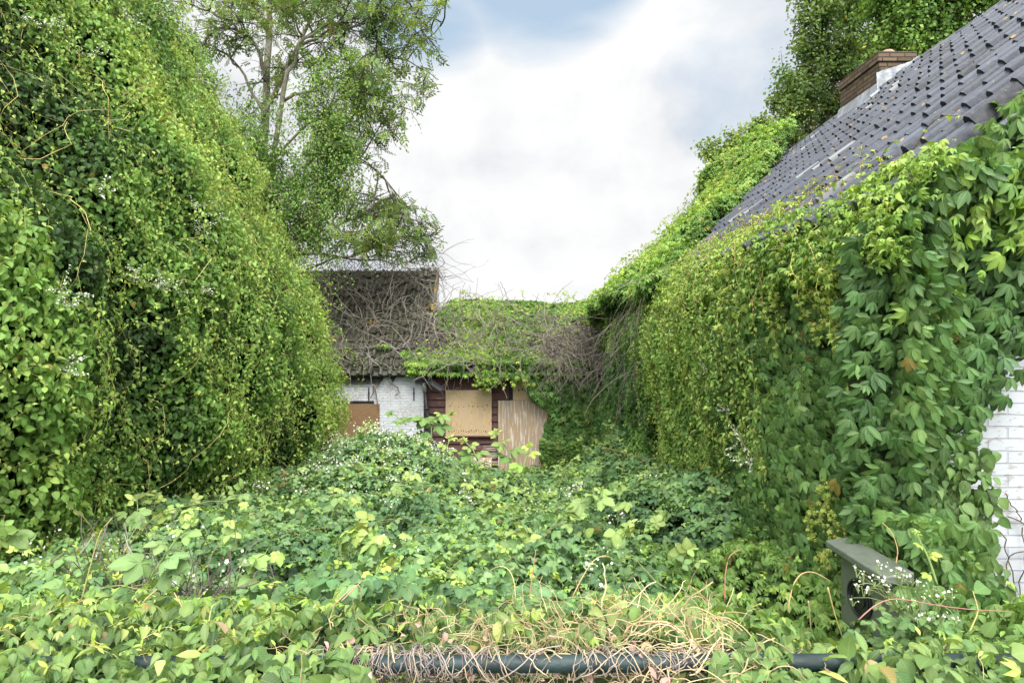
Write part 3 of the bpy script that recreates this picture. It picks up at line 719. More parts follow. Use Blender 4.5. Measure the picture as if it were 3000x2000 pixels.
mb = MB(); core(mb, S_left, 2.6, 14.6, -3.4, 8.5, 70, 70, OL, .30, col=(.010, .016, .006)); mb.build('inner_growth', M['core'], left)
ml = MB(); ms = MB()
def fmask(a, b, P): return (P[:, 0] / P[:, 1] > -1.4) & (b / a < .66) & (b / a > -.66)
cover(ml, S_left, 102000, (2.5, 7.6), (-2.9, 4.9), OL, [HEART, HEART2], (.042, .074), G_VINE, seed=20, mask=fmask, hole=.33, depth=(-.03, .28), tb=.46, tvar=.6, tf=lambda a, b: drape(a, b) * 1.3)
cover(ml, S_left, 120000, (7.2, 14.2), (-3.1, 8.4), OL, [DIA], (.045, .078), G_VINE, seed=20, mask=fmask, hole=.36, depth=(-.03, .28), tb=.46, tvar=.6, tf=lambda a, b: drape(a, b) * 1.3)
def drop_starts(n, a0, a1, b0, b1, nclump=40, sp=.25):
    ca = rng.uniform(a0, a1, nclump); cbb = rng.uniform(b0, b1, nclump); i = rng.integers(0, nclump, n)
    return ca[i] + rng.normal(size=n) * sp, cbb[i] + rng.normal(size=n) * sp
A, B = drop_starts(170, 3.4, 8, -1.2, 4.5, 50); streamers(ml, ms, S_left, A, B, OL, 12, .10, [HEART2, DIA], (.030, .056), G_VINE, lift=(.04, .20), tb=.62, per=4, stem=(.18, .18, .05), hang=.1, sr=.0022)
A, B = drop_starts(230, 7.5, 13.6, -1.2, 7.6, 80, .35); streamers(ml, ms, S_left, A, B, OL, 12, .13, [DIA], (.045, .07), G_VINE, lift=(.05, .26), tb=.62, per=4, stem=(.18, .18, .05), hang=.15, sr=.0025)
A, B = drop_starts(60, 3.4, 11, -1.5, 5, 50); streamers(ml, ms, S_left, A, B, OL, 14, .09, [HEART2], (.014, .03), G_LIME, lift=(.08, .22), tb=.55, per=1, stem=(.40, .32, .13), sr=.003, drift=1.3)
A, B = drop_starts(260, 3.4, 13.6, -.8, 7.4, 130, .12); streamers(ml, ms, S_left, A, B, OL, 10, .09, [DIA, HEART2], (.026, .046), G_LIME, lift=(.05, .22), tb=.22, per=5, stem=(.22, .22, .08), hang=.12, sr=.002, drift=.35)
A, B = drop_starts(80, 7., 13.8, -.5, 7.8, 50, .3); streamers(ml, ms, S_left, A, B, OL, 9, .12, [DIA, HEART2], (.04, .07), G_VINE, lift=(.2, .5), tb=.60, per=3, stem=(.2, .2, .06), hang=.35, sr=.0025, drift=1.2)
ml.build('leaves', M['leaf'], left); ms.build('stems', M['stem'], left)
def left_spot(x, y):
    """where the sight line through a photo pixel meets the curtain"""
    best = None
    for d in np.arange(3., 14., .03):
        p = px(x, y, d); s = S_left(np.array([d]), np.array([p[2]]))[0]
        if s[0] >= p[0]: return d, p[2]
    return None
sp_ = []
for x, y, s in ((95, 85, 1.), (260, 178, .9), (560, 235, 1.), (360, 60, .9), (470, 70, .8), (268, 575, .8), (560, 668, 1.), (620, 630, .7), (415, 830, 1.), (452, 852, 1.), (165, 862, 1.1), (390, 790, .6), (145, 1095, .8), (570, 850, .5), (180, 910, .7), (790, 530, .9), (550, 590, .6)):
    r_ = left_spot(x, y)
    if r_: sp_.append((r_[0], r_[1], s * (.35 + r_[0] * .085)))
blossoms(left, S_left, sp_, OL, size=.26)

# leafy bush and the hollow full of dead stems at the foot of the curtain
def S_lb(a, b):   # a = x, b = y
    P0 = np.stack([a, b, a * 0], -1)
    z = -1.05 - .28 * (b - 2.4) + .30 * (fbm(P0, 1.1, 31) - .5) - .25 * np.maximum(a + 2.3, 0) + .12 * (fbm(P0, 4, 32) - .5)
    return np.stack([a, b, z], -1)
lb = empty('leafy_bush', (-2.9, 3, -1.9), 'broad leaved dark green bush in the lower left corner beside a hollow of dead stems', 'bush')
mb = MB(); core(mb, S_lb, -4.6, -1.55, 2.3, 4.3, 24, 16, (0, 0, 1), .14); mb.build('inner_growth', M['core'], lb)
ml = MB(); cover(ml, S_lb, 5200, (-4.4, -1.55), (2.3, 4.3), (0, -.5, 1), [HEART, HEART2], (.06, .105), G_CREEP, seed=33, depth=(-.05, .14), tb=.62, tvar=.5, hole=.3, tip=(.2, -.7, -.5), wr=.35,
                 mask=lambda a, b, P: (a < -1.95 + .25 * np.sin(b * 9)) | (b < 2.75))
ml.build('leaves', M['leaf_near'], lb)
dt = MB(); n = 420; P0 = np.stack([rng.uniform(-2.2, -1.35, n), rng.uniform(2.8, 3.5, n), rng.uniform(-1.5, -1.22, n)], 1)
W_ = wild(n, P0, rvec(n) * np.array([1, .5, .55]), 7, .075, .4); dt.tubes(W_, np.full((n, 7), .0026), pal(G_TWIG, rng.random(n) * .35), 3)
n = 14; P0 = np.stack([rng.normal(-2.0, .06, n), rng.uniform(3.3, 3.5, n), rng.uniform(-.95, -.85, n)], 1)
W_ = wild(n, P0, np.array([0, 0, -1.]) + rng.normal(size=(n, 3)) * .35, 8, .07, .18, .1); dt.tubes(W_, np.full((n, 8), .0024), pal(G_TWIG, rng.random(n)), 3)
tag(dt.build('dead_stems', M['stem']), 'tangle of dry brown dead stems in the dark hollow at lower left', 'dead stems', kind='stuff')

# ================================================================== RIGHT HOUSE: creepers
RT = (HR - HE) / (XR - XE)
def roof_pt(a, s, off):
    return np.stack([XE + sl[0] * s + sn[0] * off, a, HE + sl[2] * s + sn[2] * off], -1)
def S_rw(a, b):
    """wall below b=.55, then over the eave and up the tiles by arc length"""
    P0 = np.stack([a, b, a * 0 + 7.], -1)
    bulge = (.60 * (fbm(P0, .6, 41) - .42) + .26 * (fbm(P0, 1.9, 42) - .5)) * sstep(.75, .1, b)
    wallx = 1.93 + .016 * (a - 4) - .13 * sstep(-1.2, -2.6, b) * 2 + .0 * a
    s = np.maximum(b - .62, 0); rr_ = roof_pt(a, s + .05, .02 + .0 * s)
    k = sstep(.45, .75, b)
    x = (wallx - bulge * .9) * (1 - k) + rr_[:, 0] * k if a.ndim == 1 else 0
    z = np.where(b < .55, b, 0) * (1 - k) + .0
    z = (np.minimum(b, .62)) * (1 - k) + (rr_[:, 2] + 0 * bulge) * k
    return np.stack([x, a, z], -1)
OR = (-1, -.2, .35)
rim = lambda a: .74 + .22 * (fbm(np.stack([a, a * 0, a * 0], -1), 1.5, 44) - .5) + .22 * sstep(4.2, 3.5, a)
# large five-fingered creeper, near
rc = empty('virginia_creeper', (2, 4.5, -3), 'large leaved five finger creeper covering the near wall of the tiled house above the mailbox', 'creeper')
ml2 = MB()
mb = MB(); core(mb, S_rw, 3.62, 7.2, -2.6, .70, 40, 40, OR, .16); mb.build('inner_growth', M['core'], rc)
ml = MB(); ms = MB()
edge_n = lambda a, b: 6.25 + .9 * (fbm(np.stack([a * 0, b, b * 0], -1), .8, 45) - .5) - .55 * sstep(.2, .8, b) + .8 * sstep(-.5, -1.6, b)
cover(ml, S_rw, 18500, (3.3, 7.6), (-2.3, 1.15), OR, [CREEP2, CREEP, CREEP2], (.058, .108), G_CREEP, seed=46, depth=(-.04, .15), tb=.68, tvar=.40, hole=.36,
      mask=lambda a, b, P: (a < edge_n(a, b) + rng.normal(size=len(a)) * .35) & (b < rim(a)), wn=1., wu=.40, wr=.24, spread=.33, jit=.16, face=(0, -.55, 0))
cover(ml, S_rw, 4200, (3.5, 6.6), (.25, .95), OR, [CREEPS, CREEP], (.04, .08), G_LIME, seed=47, depth=(-.05, .06), tb=.50, tvar=.5, hole=.36,
      mask=lambda a, b, P: (b < rim(a)) & (rng.random(len(a)) < sstep(.3, .75, b + .2*np.sin(a*5))), wu=1., wr=.5, spread=.7)
A, B = drop_starts(20, 3.7, 6., .3, .7, 12, .12); streamers(ml, ms, S_rw, A, B, OR, 8, .05, [CREEPS], (.025, .05), G_LIME, lift=(.06, .2), tb=.62, per=3, stem=(.42, .38, .10), sr=.003, drift=1.)
A, B = drop_starts(9, 3.6, 5.6, -1., .3, 5, .1); streamers(ml, ms, S_rw, A, B, OR, 8, .035, [CREEPS], (.02, .04), G_LIME, lift=(.10, .16), tb=.8, per=4, stem=(.42, .38, .10), sr=.0025, drift=1.2)
cover(ml, S_rw, 15000, (3.3, 9.6), (.40, 1.05), OR, [CREEPS, HEART2, CREEPS], (.03, .062), G_LIME, seed=48, depth=(-.13, .05), tb=.42, tvar=.6, hole=.38,
      mask=lambda a, b, P: b < .62 + .36 * fbm(np.stack([a, a * 0, a * 0], -1), 3.1, 49) + .1 * rng.random(len(a)), wu=1., wr=.5, spread=.75, tip=(-.5, 0, -.7))
# round the corner on the gable
def S_g(a, b):    # a = x, b = height
    P0 = np.stack([a, b, a * 0 + 3.], -1)
    y = 3.56 - .12 * sstep(-.3, -1.8, b) - .30 * (fbm(P0, 1.1, 51) - .4)
    return np.stack([a, y, b], -1)
def gedge(b):
    e = np.interp(b, [-2.2, -1.7, -1.42, -1.3, -1.1, -.9, -.7, -.45, -.3, -.1, .3, 2.], [3.2, 2.85, 2.66, 2.58, 2.58, 2.54, 2.58, 2.66, 2.78, 2.95, 3.4, 4.2])
    return e * .915 + .03 + .10 * (fbm(np.stack([b * 0, b, b * 0], -1), 5., 52) - .5)
def gtop(a): return HE + (a - XE) * RT - .02
mb = MB(); core(mb, S_g, 1.80, 3.9, -2.4, 2.2, 40, 60, (0, -1, 0), .12, mask=lambda a, b: (a < gedge(b) - .12) & (b < gtop(a) - .1)); mb.build('inner_growth', M['core'], rc)
cover(ml, S_g, 6400, (1.75, 3.9), (-1.9, 2.4), (0, -1, .2), [CREEP2, CREEP], (.07, .115), G_CREEP, seed=53, depth=(-.03, .12), tb=.54, tvar=.4, hole=.3,
      mask=lambda a, b, P: (a < gedge(b) - rng.random(len(a)) ** 2 * .1) & (b < gtop(a) + .05) & ~((b < -1.0) & (rng.random(len(a)) < .6)), wr=.25, spread=.32, wu=.5)
cover(ml, S_g, 2300, (1.9, 4.0), (.0, 2.4), (0, -1, .5), [CREEPS, CREEP], (.05, .10), G_LIME, seed=54, depth=(-.14, .05), tb=.40, tvar=.5, hole=.3,
      mask=lambda a, b, P: (b < gtop(a) + .10) & (b > gtop(a) - .5 - .3 * rng.random(len(a))), wr=.5, spread=.6, wu=.9)
# broad heart leaves low on the corner
cover(ml, S_g, 1500, (2.0, 2.7), (-1.55, -.55), (0, -1, .3), [HEART, HEART2], (.05, .085), G_FORE, seed=55, depth=(-.10, .04), tb=.42, tvar=.5, hole=.35,
      mask=lambda a, b, P: (a < gedge(b) + .02) & (a > 2.12 - .25 * (b + 1.5)), wr=.3, spread=.4, wu=.5)
ml.build('leaves', M['leaf_near'], rc, smooth=True); ms.build('stems', M['stem'], rc)
n = 260; P_ = np.concatenate([np.stack([rng.uniform(1.645, 2.1, n), rng.uniform(2.88, 2.99, n), rng.uniform(-1.5, -1.05, n)], 1), np.stack([rng.uniform(1.82, 2.15, n), rng.uniform(3.0, 3.5, n), rng.uniform(-1.06, -.80, n)], 1)]); P_ = P_[(P_[:, 1] < 3.0) | (P_[:, 0] > 1.80 - .20 * (P_[:, 1] - 3))]; scatter(ml2, P_, np.tile([-.4, -1., .3], (len(P_), 1)), [CREEP2, CREEP, HEART], (.055, .095), G_CREEP, .5 + rng.random(len(P_)) * .35, wr=.35, spread=.45)
ml2.build('hanging_leaves', M['leaf_near'], rc)
# bare runners on the white wall
wv = MB()
for (pts) in (((2947,1445),(2962,1475),(2985,1505),(2998,1545)), ((2890,1565),(2930,1555),(2945,1580),(2940,1610),(2962,1650),(2975,1750)), ((2952,1512),(2975,1520),(3000,1532)), ((3020,1610),(2965,1620),(2945,1660),(2955,1740),(2985,1790)), ((2998,1545),(3005,1640),(2990,1700),(2985,1780))):
    P_ = np.array([px(x, y, 3.73) for x, y in pts]); u = np.linspace(0, len(P_)-1, 14); Pi = np.stack([np.interp(u, np.arange(len(P_)), P_[:, k]) for k in range(3)], 1)
    Pi[:, 1] += rng.normal(size=14) * .008; wv.tubes(Pi[None], np.full((1, 14), .0032), np.array([[.11, .075, .06]]), 5)
tag(wv.build('bare_runner', M['stem']), 'thin bare brown runners crossing the white gable wall at the right edge', 'runners', kind='stuff')

# small leaved vine, middle of the long wall
fv = empty('climbing_vine', (2.2, 8, -3.4), 'small leaved bright vine with white blossoms over the eave beside the large leaved creeper', 'vine')
mb = MB(); core(mb, S_rw, 5.2, 16.2, -3.6, .72, 70, 44, OR, .2); mb.build('inner_growth', M['core'], fv)
ml = MB(); ms = MB()
rim2 = lambda a: np.interp(a, [5, 6, 8, 9.3, 10.5, 12], [.84, .90, 1.0, 1.25, 2.1, 3.4]) + .34 * (fbm(np.stack([a, a * 0, a * 0], -1), 1.6, 61) - .5)
cover(ml, S_rw, 66000, (5.0, 10.4), (-2.9, 1.6), OR, [DIA, HEART2], (.046, .080), G_VINE, seed=62, depth=(-.05, .2), tb=.46, tvar=.7, hole=.38, face=(0, -.5, 0),
      mask=lambda a, b, P: (a > edge_n(a, b) - .4 + rng.normal(size=len(a)) * .5) & (b < rim2(a) + rng.normal(size=len(a)) * .05))
A, B = drop_starts(130, 5.4, 10.6, -.9, 1.2, 60, .2); streamers(ml, ms, S_rw, A, B, OR, 11, .10, [DIA, HEART2], (.03, .055), G_VINE, lift=(.03, .16), tb=.66, per=4, stem=(.18, .17, .05), hang=.1, sr=.002)
A, B = drop_starts(90, 5.0, 9.6, .55, 1.0, 40, .12); streamers(ml, ms, S_rw, A, B, OR, 8, .09, [DIA], (.022, .045), G_LIME, lift=(.04, .2), tb=.4, per=5, stem=(.34, .22, .12), drift=1.8, sr=.002)
ml.build('leaves', M['leaf'], fv); ms.build('stems', M['stem'], fv)
blossoms(fv, S_rw, [(5.75, -.86, .85), (5.35, -.94, .9), (6.6, -.25, .5), (6.1, -.62, .5), (7.5, .05, .4)], OR, size=.22)

# dark creeper at the far end of the long wall
dc = empty('virginia_creeper', (2.4, 13, -3.5), 'dark shaded creeper on the far end of the long wall below the hanging dead stems', 'creeper')
ml = MB(); ms = MB()
cover(ml, S_rw, 26000, (9.6, 16.2), (-3.3, 1.2), OR, [CREEPS], (.07, .11), G_CREEP, seed=66, depth=(-.05, .2), tb=.62, tvar=.5, hole=.36,
      mask=lambda a, b, P: a > 9.9 + rng.normal(size=len(a)) * .3, wu=.5, spread=.4)
cover(ml, S_rw, 13000, (9.6, 16.2), (-.2, 1.6), OR, [DIA], (.05, .08), G_VINE, seed=67, depth=(-.1, .12), tb=.62, tvar=.5, hole=.42)
ml.build('leaves', M['leaf'], dc)

# creeper heaped over the far end of the tiled roof
def thick(a, s):
    x = XE + sl[0] * s
    t_ = .20 + .48 * sstep(4.6, 5.1, x) * sstep(6.6, 5.2, x) * sstep(13.0, 14.6, a) + .10 * sstep(10, 14, a) - .14 * sstep(4.2, 3.4, x) * sstep(13, 15, a)
    return t_
def S_rr(a, s):
    P0 = np.stack([a, s, a * 0 + 5.], -1)
    off = thick(a, s) + .55 * (fbm(P0, .75, 71) - .5) + .2 * (fbm(P0, 2.4, 72) - .5)
    off = off - .8 * np.maximum(a - 16.0, 0) ** 1.5
    return roof_pt(a, s, off)
slim = lambda a: np.interp(a, [8.6, 9.3, 10.5, 12., 13.2, 14.2, 15.], [0, .45, 1.6, 3.3, 4.4, 5.5, 5.7])
rcv = empty('roof_creeper', (4, 14, .7), 'bright green creeper heaped over the far end of the tiled roof against the sky', 'creeper')
mk = lambda a, b, P: (b < slim(a) + .18 * np.sin(a * 7) + rng.normal(size=len(a)) * .06)
mb = MB(); core(mb, S_rr, 8.8, 16.9, 0, 5.6, 50, 40, (-.5, -.6, .8), .16, mask=lambda a, b: b < slim(a) - .15); mb.build('inner_growth', M['core'], rcv)
ml = MB(); ms = MB()
cover(ml, S_rr, 56000, (8.8, 17.0), (-.2, 5.6), (-.5, -.6, .8), [CREEPS], (.075, .125), G_VINE, seed=73, depth=(-.10, .16), tb=.58, tvar=.7, hole=.34, mask=mk, tip=(-.7, -.3, -.6), spread=.5, wu=.7, wr=.4)
cover(ml, S_rr, 12000, (8.8, 17.0), (-.2, 5.6), (-.5, -.6, .8), [CREEPS], (.05, .10), G_LIME, seed=74, depth=(-.2, .0), tb=.45, tvar=.6, hole=.47, mask=mk, tip=(-.5, -.3, .1), spread=.8, wu=.8)
A = rng.uniform(9, 17, 170); B = rng.uniform(0, 5.6, 170); k = B < slim(A) - .1
streamers(ml, ms, S_rr, A[k], B[k], (-.5, -.6, .8), 8, .12, [CREEPS], (.03, .06), G_LIME, lift=(.15, .42), tb=.35, per=2, stem=(.3, .28, .1), drift=2.2)
# fringe standing up along the ridge
ml.build('leaves', M['leaf'], rcv); ms.build('stems', M['stem'], rcv)

# thin runners over the near tiles
rn = MB(); rl = MB(); n = 60
a0 = rng.uniform(4.3, 9.0, n); s0 = rng.uniform(.0, .6, n) 
pts = []; aa = a0.copy(); ss = s0.copy(); an = rng.normal(size=n) * .9
for k in range(12):
    pts.append(roof_pt(aa, ss, .10 + .05 * np.sin(k * .8 + a0 * 9))); an += rng.normal(size=n) * .3; aa = aa + np.sin(an) * .09; ss = ss + np.cos(an) * .055
PT_ = np.stack(pts, 1); rn.tubes(PT_, np.full((n, 12), .0028), np.array([.24, .15, .10]) * rng.uniform(.6, 1.6, (n, 1)), 3)
Pq = PT_[:, 2:].reshape(-1, 3); Pq = Pq[rng.random(len(Pq)) < .8]; scatter(rl, Pq, np.tile(sn, (len(Pq), 1)), [HEART2, CREEPS], (.03, .055), G_LIME, .35 + rng.random(len(Pq)) * .4, wu=.8, spread=.9)
rb = empty('roof_runners', (2.6, 6, .8), 'thin reddish runners with few small leaves creeping up over the lowest tiles', 'runners'); rn.build('stems', M['stem'], rb); rl.build('leaves', M['leaf'], rb)

# ================================================================== REAR ROOF: creeper, wall creeper, dead twigs
def S_ro(a, s):    # a = x, s = up the slope from the eave
    P0 = np.stack([a, s, a * 0 + 9.], -1)
    off = .10 + .34 * (fbm(P0, .8, 81) - .5) + .12 * sstep(.3, .0, s)
    y = YW - .22 + up[1] * s + nr[1] * off; z = -.76 + up[2] * s + nr[2] * off
    o_ = np.maximum(-s, 0)
    return np.stack([a, np.where(s < 0, YW - .22 - .12 * (s < 0) + 0 * s, y), np.where(s < 0, -.70 - o_, z)], -1)
def cov_ro(a, s):
    P0 = np.stack([a, s, a * 0], -1); g = fbm(P0, 1.15, 83)
    lim = .455 + .34 * sstep(-1.4, -2.2, a) * sstep(.7, 1.6, s) + .2 * sstep(-2.2, -3.2, a) - .22 * sstep(1.7, 2.2, s) * sstep(-1.9, -1.2, a) - .10 * sstep(.2, -.5, s) 
    lim = lim + .26 * sstep(.6, 1.4, a) * sstep(1.7, 1.0, s)
    return g > lim
ro = empty('roof_creeper', (0, 17, -.8), 'yellow green creeper spread over the low shed roof between the two houses', 'creeper')
ml = MB(); ms = MB()
mk = lambda a, b, P: cov_ro(a, b) & (b < np.where(a < -1.9, 2.2, 2.46)) & ((b > -.02) | ((b > -.28 * fbm(np.stack([a, a*0, a*0], -1), 2.2, 84) * 1.1) & (a > -1.1) & (a < .35)))
cover(ml, S_ro, 34000, (-3.2, 3.0), (-.45, 2.46), (0, -1, 1), [CREEPS], (.09, .15), G_LIME, seed=85, depth=(-.12, .12), tb=.30, tvar=.55, hole=.30, mask=mk, tip=(0, -.8, -.8), spread=.5, wu=.8, wr=.4)
cover(ml, S_ro, 9000, (-1.9, 3.0), (1.95, 2.5), (0, -1, 1), [CREEPS], (.08, .13), G_VINE, seed=86, depth=(-.08, .1), tb=.55, tvar=.6, hole=.30, mask=lambda a, b, P: a > -1.5 + .3*np.sin(b*9), tip=(0, -.6, -.6), spread=.6, wu=.8)
A = rng.uniform(-1.6, 2.8, 150); B = rng.uniform(.1, 2.4, 150); streamers(ml, ms, S_ro, A, B, (0, -1, 1), 8, .12, [CREEPS], (.04, .08), G_LIME, lift=(.1, .3), tb=.35, per=2, stem=(.25, .22, .1), drift=2.)
A = rng.uniform(-.9, .3, 16); streamers(ml, ms, S_ro, A, np.full(16, .1), (0, -1, .3), 6, .09, [CREEPS], (.07, .12), G_LIME, lift=(.05, .2), tb=.25, per=3, stem=(.2, .15, .1))
ml.build('leaves', M['leaf'], ro); ms.build('stems', M['stem'], ro)
def S_wc(a, b):
    P0 = np.stack([a, b, a * 0 + 2.], -1)
    return np.stack([a, YW - .12 - .5 * (fbm(P0, 1., 91) - .25) - .35 * sstep(-2.0, -2.5, b) * sstep(-3.3, -2.7, b), b], -1)
wc = empty('wall_creeper', (1.6, 15.7, -3.4), 'glossy dark green creeper covering the shed wall to the right of the boarded door', 'creeper')
wedge = lambda b: np.interp(-b, [.8, 1., 1.3, 1.5, 1.7, 1.95, 2.1, 2.3, 2.6, 3.0, 3.4], [.30, .38, .50, .85, .90, .82, .80, .68, .70, .80, .95]) + .10 * (fbm(np.stack([b, b * 0, b * 0], -1), 4., 92) - .5)
mb = MB(); core(mb, S_wc, .3, 3.2, -3.5, -.8, 30, 30, (0, -1, 0), .1, mask=lambda a, b: a > wedge(b) + .35); mb.build('inner_growth', M['core'], wc)
ml = MB(); cover(ml, S_wc, 6500, (.3, 3.1), (-3.4, -.8), (0, -1, 0), [CREEP2, CREEPS], (.11, .18), G_CREEP, seed=93, depth=(-.04, .12), tb=.72, tvar=.4, hole=.3, mask=lambda a, b, P: a > wedge(b), wu=.5, wr=.32, spread=.32, jit=.25)
cover(ml, S_wc, 4500, (.3, 3.1), (-3.4, -2.35), (0, -1, .6), [CREEPS], (.06, .10), G_VINE, seed=94, depth=(-.1, .06), tb=.6, tvar=.5, hole=.36, mask=lambda a, b, P: a > wedge(b), wu=.9, wr=.4, spread=.5)
ml.build('leaves', M['leaf'], wc)
# dead twigs over the old roof and hanging from the eave at right
def twigs(n, xr, sr, K, step, wob, grav, rad, lift, tt=(.2, 1.), bias=None):
    a = rng.uniform(*xr, n); s = rng.uniform(*sr, n); P0 = S_ro(a, np.maximum(s, 0)) + nr * rng.uniform(lift[0], lift[1], (n, 1))
    D0 = rvec(n) * np.array([1, .6, 1]) + (np.array(bias) if bias else 0)
    W_ = wild(n, P0, D0, K, step, wob, grav)
    pl = -.76 + PT * (W_[..., 1] - (YW - .22)); low = W_[..., 1] > YW - .3
    W_[..., 2] = np.where(low, np.maximum(W_[..., 2], pl + .03), W_[..., 2])
    mb = MB(); mb.tubes(W_, np.linspace(1.2, .6, K)[None] * rng.uniform(rad * .6, rad * 1.5, (n, 1)), pal(G_TWIG, rng.uniform(*tt, n)), 3); return mb
m1 = twigs(270, (-5.2, -1.75), (.1, 3.9), 10, .17, .25, .03, .0060, (.0, .25))
tag(m1.build('dead_twigs', M['stem']), 'mesh of bare grey twigs lying over the mossy cottage roof', 'twigs', kind='stuff')
m2 = twigs(760, (.8, 2.9), (-.0, 1.1), 9, .13, .3, .10, .0055, (.02, .35), (.3, .95), (0, -.5, -.2))
m3 = twigs(420, (-1.9, 1.2), (.0, 1.9), 8, .15, .3, .08, .006, (.02, .25), (.3, 1.), (0, -.4, 0))
m2.raw(np.concatenate(m3.v), np.concatenate(m3.f), np.concatenate(m3.lt), np.concatenate(m3.c))
n = 190; a = rng.uniform(8.6, 12.5, n); b = rng.uniform(-.4, .8, n); P_, N_ = patch(S_rw, a, b, OR)
kk = fbm(P_, .9, 97) > .42; P_, N_ = P_[kk], N_[kk]; n = len(P_)
W_ = wild(n, P_ + N_ * rng.uniform(.03, .3, (n, 1)), np.array([-.2, -.1, -1.]) + rng.normal(size=(n, 3)) * .45, 9, .12, .22, .05)
m2.tubes(W_, np.full((n, 9), .0036), pal(G_TWIG, rng.uniform(.2, .8, n)), 3)
tag(m2.build('dead_twigs', M['stem']), 'thick mat of pale dead stems spilling over the shed eave into the corner', 'twigs', kind='stuff')
sh = MB()
for x, y0_, x1, y1_ in ((1345, 905, 1350, 850), (1368, 895, 1372, 842), (1408, 890, 1432, 858), (1300, 905, 1330, 830), (1500, 890, 1508, 868)):
    p0, p1 = px(x, y0_, 17.4), px(x1, y1_, 17.4); mid = (p0 + p1) / 2 + rng.normal(size=3) * .04
    sh.tubes(np.stack([p0, mid, p1])[None], np.array([[.008, .006, .003]]), np.array([[.14, .11, .09]]), 3)
tag(sh.build('bare_shoots', M['stem']), 'few bare upright shoots standing against the sky on the shed ridge', 'shoots', kind='stuff')
hv_ = MB()                                                  # runners hanging over the white wall
for pts in (((1078, 1000), (1090, 1085), (1098, 1130), (1108, 1195)), ((1135, 1075), (1120, 1110), (1100, 1140), (1085, 1165)), ((1085, 1080), (1096, 1125), (1092, 1150)), ((1138, 1118), (1165, 1135), (1170, 1150), (1158, 1158)), ((1040, 1060), (1062, 1090), (1063, 1098)), ((1335, 1085), (1330, 1130), (1327, 1141), (1344, 1135))):
    P_ = np.array([px(x, y, 15.9) for x, y in pts]); P_[:, 1] = np.where(P_[:, 2] > -.75, P_[:, 1] + .9*(P_[:, 2]+.75), P_[:, 1]); u = np.linspace(0, len(P_)-1, 10)
    hv_.tubes(np.stack([np.interp(u, np.arange(len(P_)), P_[:, k]) for k in range(3)], 1)[None], np.full((1, 10), .011), np.array([[.17, .13, .115]]), 4)
tag(hv_.build('hanging_runners', M['stem']), 'bare brown runners dangling from the cottage eave over the white wall', 'runners', kind='stuff')

# ================================================================== THE BRAMBLE BED
def bed_h(x, y):
    P0 = np.stack([x, y, x * 0], -1)
    z = np.interp(y, [2.2, 3.3, 5, 8, 11, 13, 15.6], [-.98, -1.22, -1.48, -1.88, -2.28, -2.62, -3.1])
    z = z + .62 * np.exp(-((x + 2.3) / 1.0) ** 2 - ((y - 11.2) / 1.8) ** 2) + .20 * np.exp(-((x + 1.2) / .8) ** 2 - ((y - 10) / 1.5) ** 2)
    z = z + .25 * sstep(1.0, 2.2, x) * sstep(5., 7., y) + .45 * np.exp(-((x - 2.0) / .8) ** 2 - ((y - 12.5) / 2.2) ** 2)
    z = z - .30 * np.exp(-((x - 1.45) / .4) ** 2 - ((y - 3.1) / .55) ** 2) + .12 * sstep(.9, 1.8, x) * sstep(3.6, 4.6, y)
    z = z + .55 * (fbm(P0, .75, 101) - .5) + .34 * (fbm(P0, 2.1, 102) - .5)
    return z
def S_bed(a, b): return np.stack([a, b, bed_h(a, b)], -1)
def reg(x, y):
    P0 = np.stack([x, y, x * 0], -1); x = x + .9 * (fbm(P0, .9, 111) - .5); y = y + 1.3 * (fbm(P0, .9, 112) - .5)
    r_ = np.full(len(x), 2)                                    # 2 centre
    r_[(y > 6.2) & (x < -.35)] = 0                            # flowering heap
    r_[(y > 8.2) & (x >= -.35) & (x < 1.3)] = 1               # in front of the shed
    r_[(y > 5.6) & (x >= 1.3)] = 3
    r_[(y <= 6.2) & (x < -.9)] = 4
    r_[(y <= 5.6) & (x >= .85)] = 5
    return r_
names = [('bramble', 'tall heap of bramble dotted with pale blossom under the plywood window of the white cottage', 'bramble'),
         ('bramble', 'bramble thicket in front of the boarded shed door with loose upright shoots', 'bramble'),
         ('bramble', 'broad bed of bramble in the middle of the yard with scattered white flowers', 'bramble'),
         ('bramble', 'bramble climbing against the foot of the long creeper wall near the shed', 'bramble'),
         ('bramble', 'dark green bramble at the foot of the vine curtain beside the dead stems hollow', 'bramble'),
         ('ground_creeper', 'carpet of small pointed five finger leaves left of the mailbox', 'creeper')]
beds = [empty(nm, (x, y, -2.6), lb_, ct) for (nm, lb_, ct), (x, y) in zip(names, ((-2, 10), (.6, 11), (0, 4.5), (2, 9), (-1.8, 4.5), (1.4, 4.3)))]
bl = [MB() for _ in range(6)]; bs = [MB() for _ in range(6)]
mb = MB(); core(mb, S_bed, -4.2, 3.2, 2.3, 15.7, 60, 90, (0, 0, 1), .20, col=(.012, .022, .009)); tag(mb.build('undergrowth', M['core']), 'dark dense undergrowth beneath the brambles', 'undergrowth', kind='stuff')
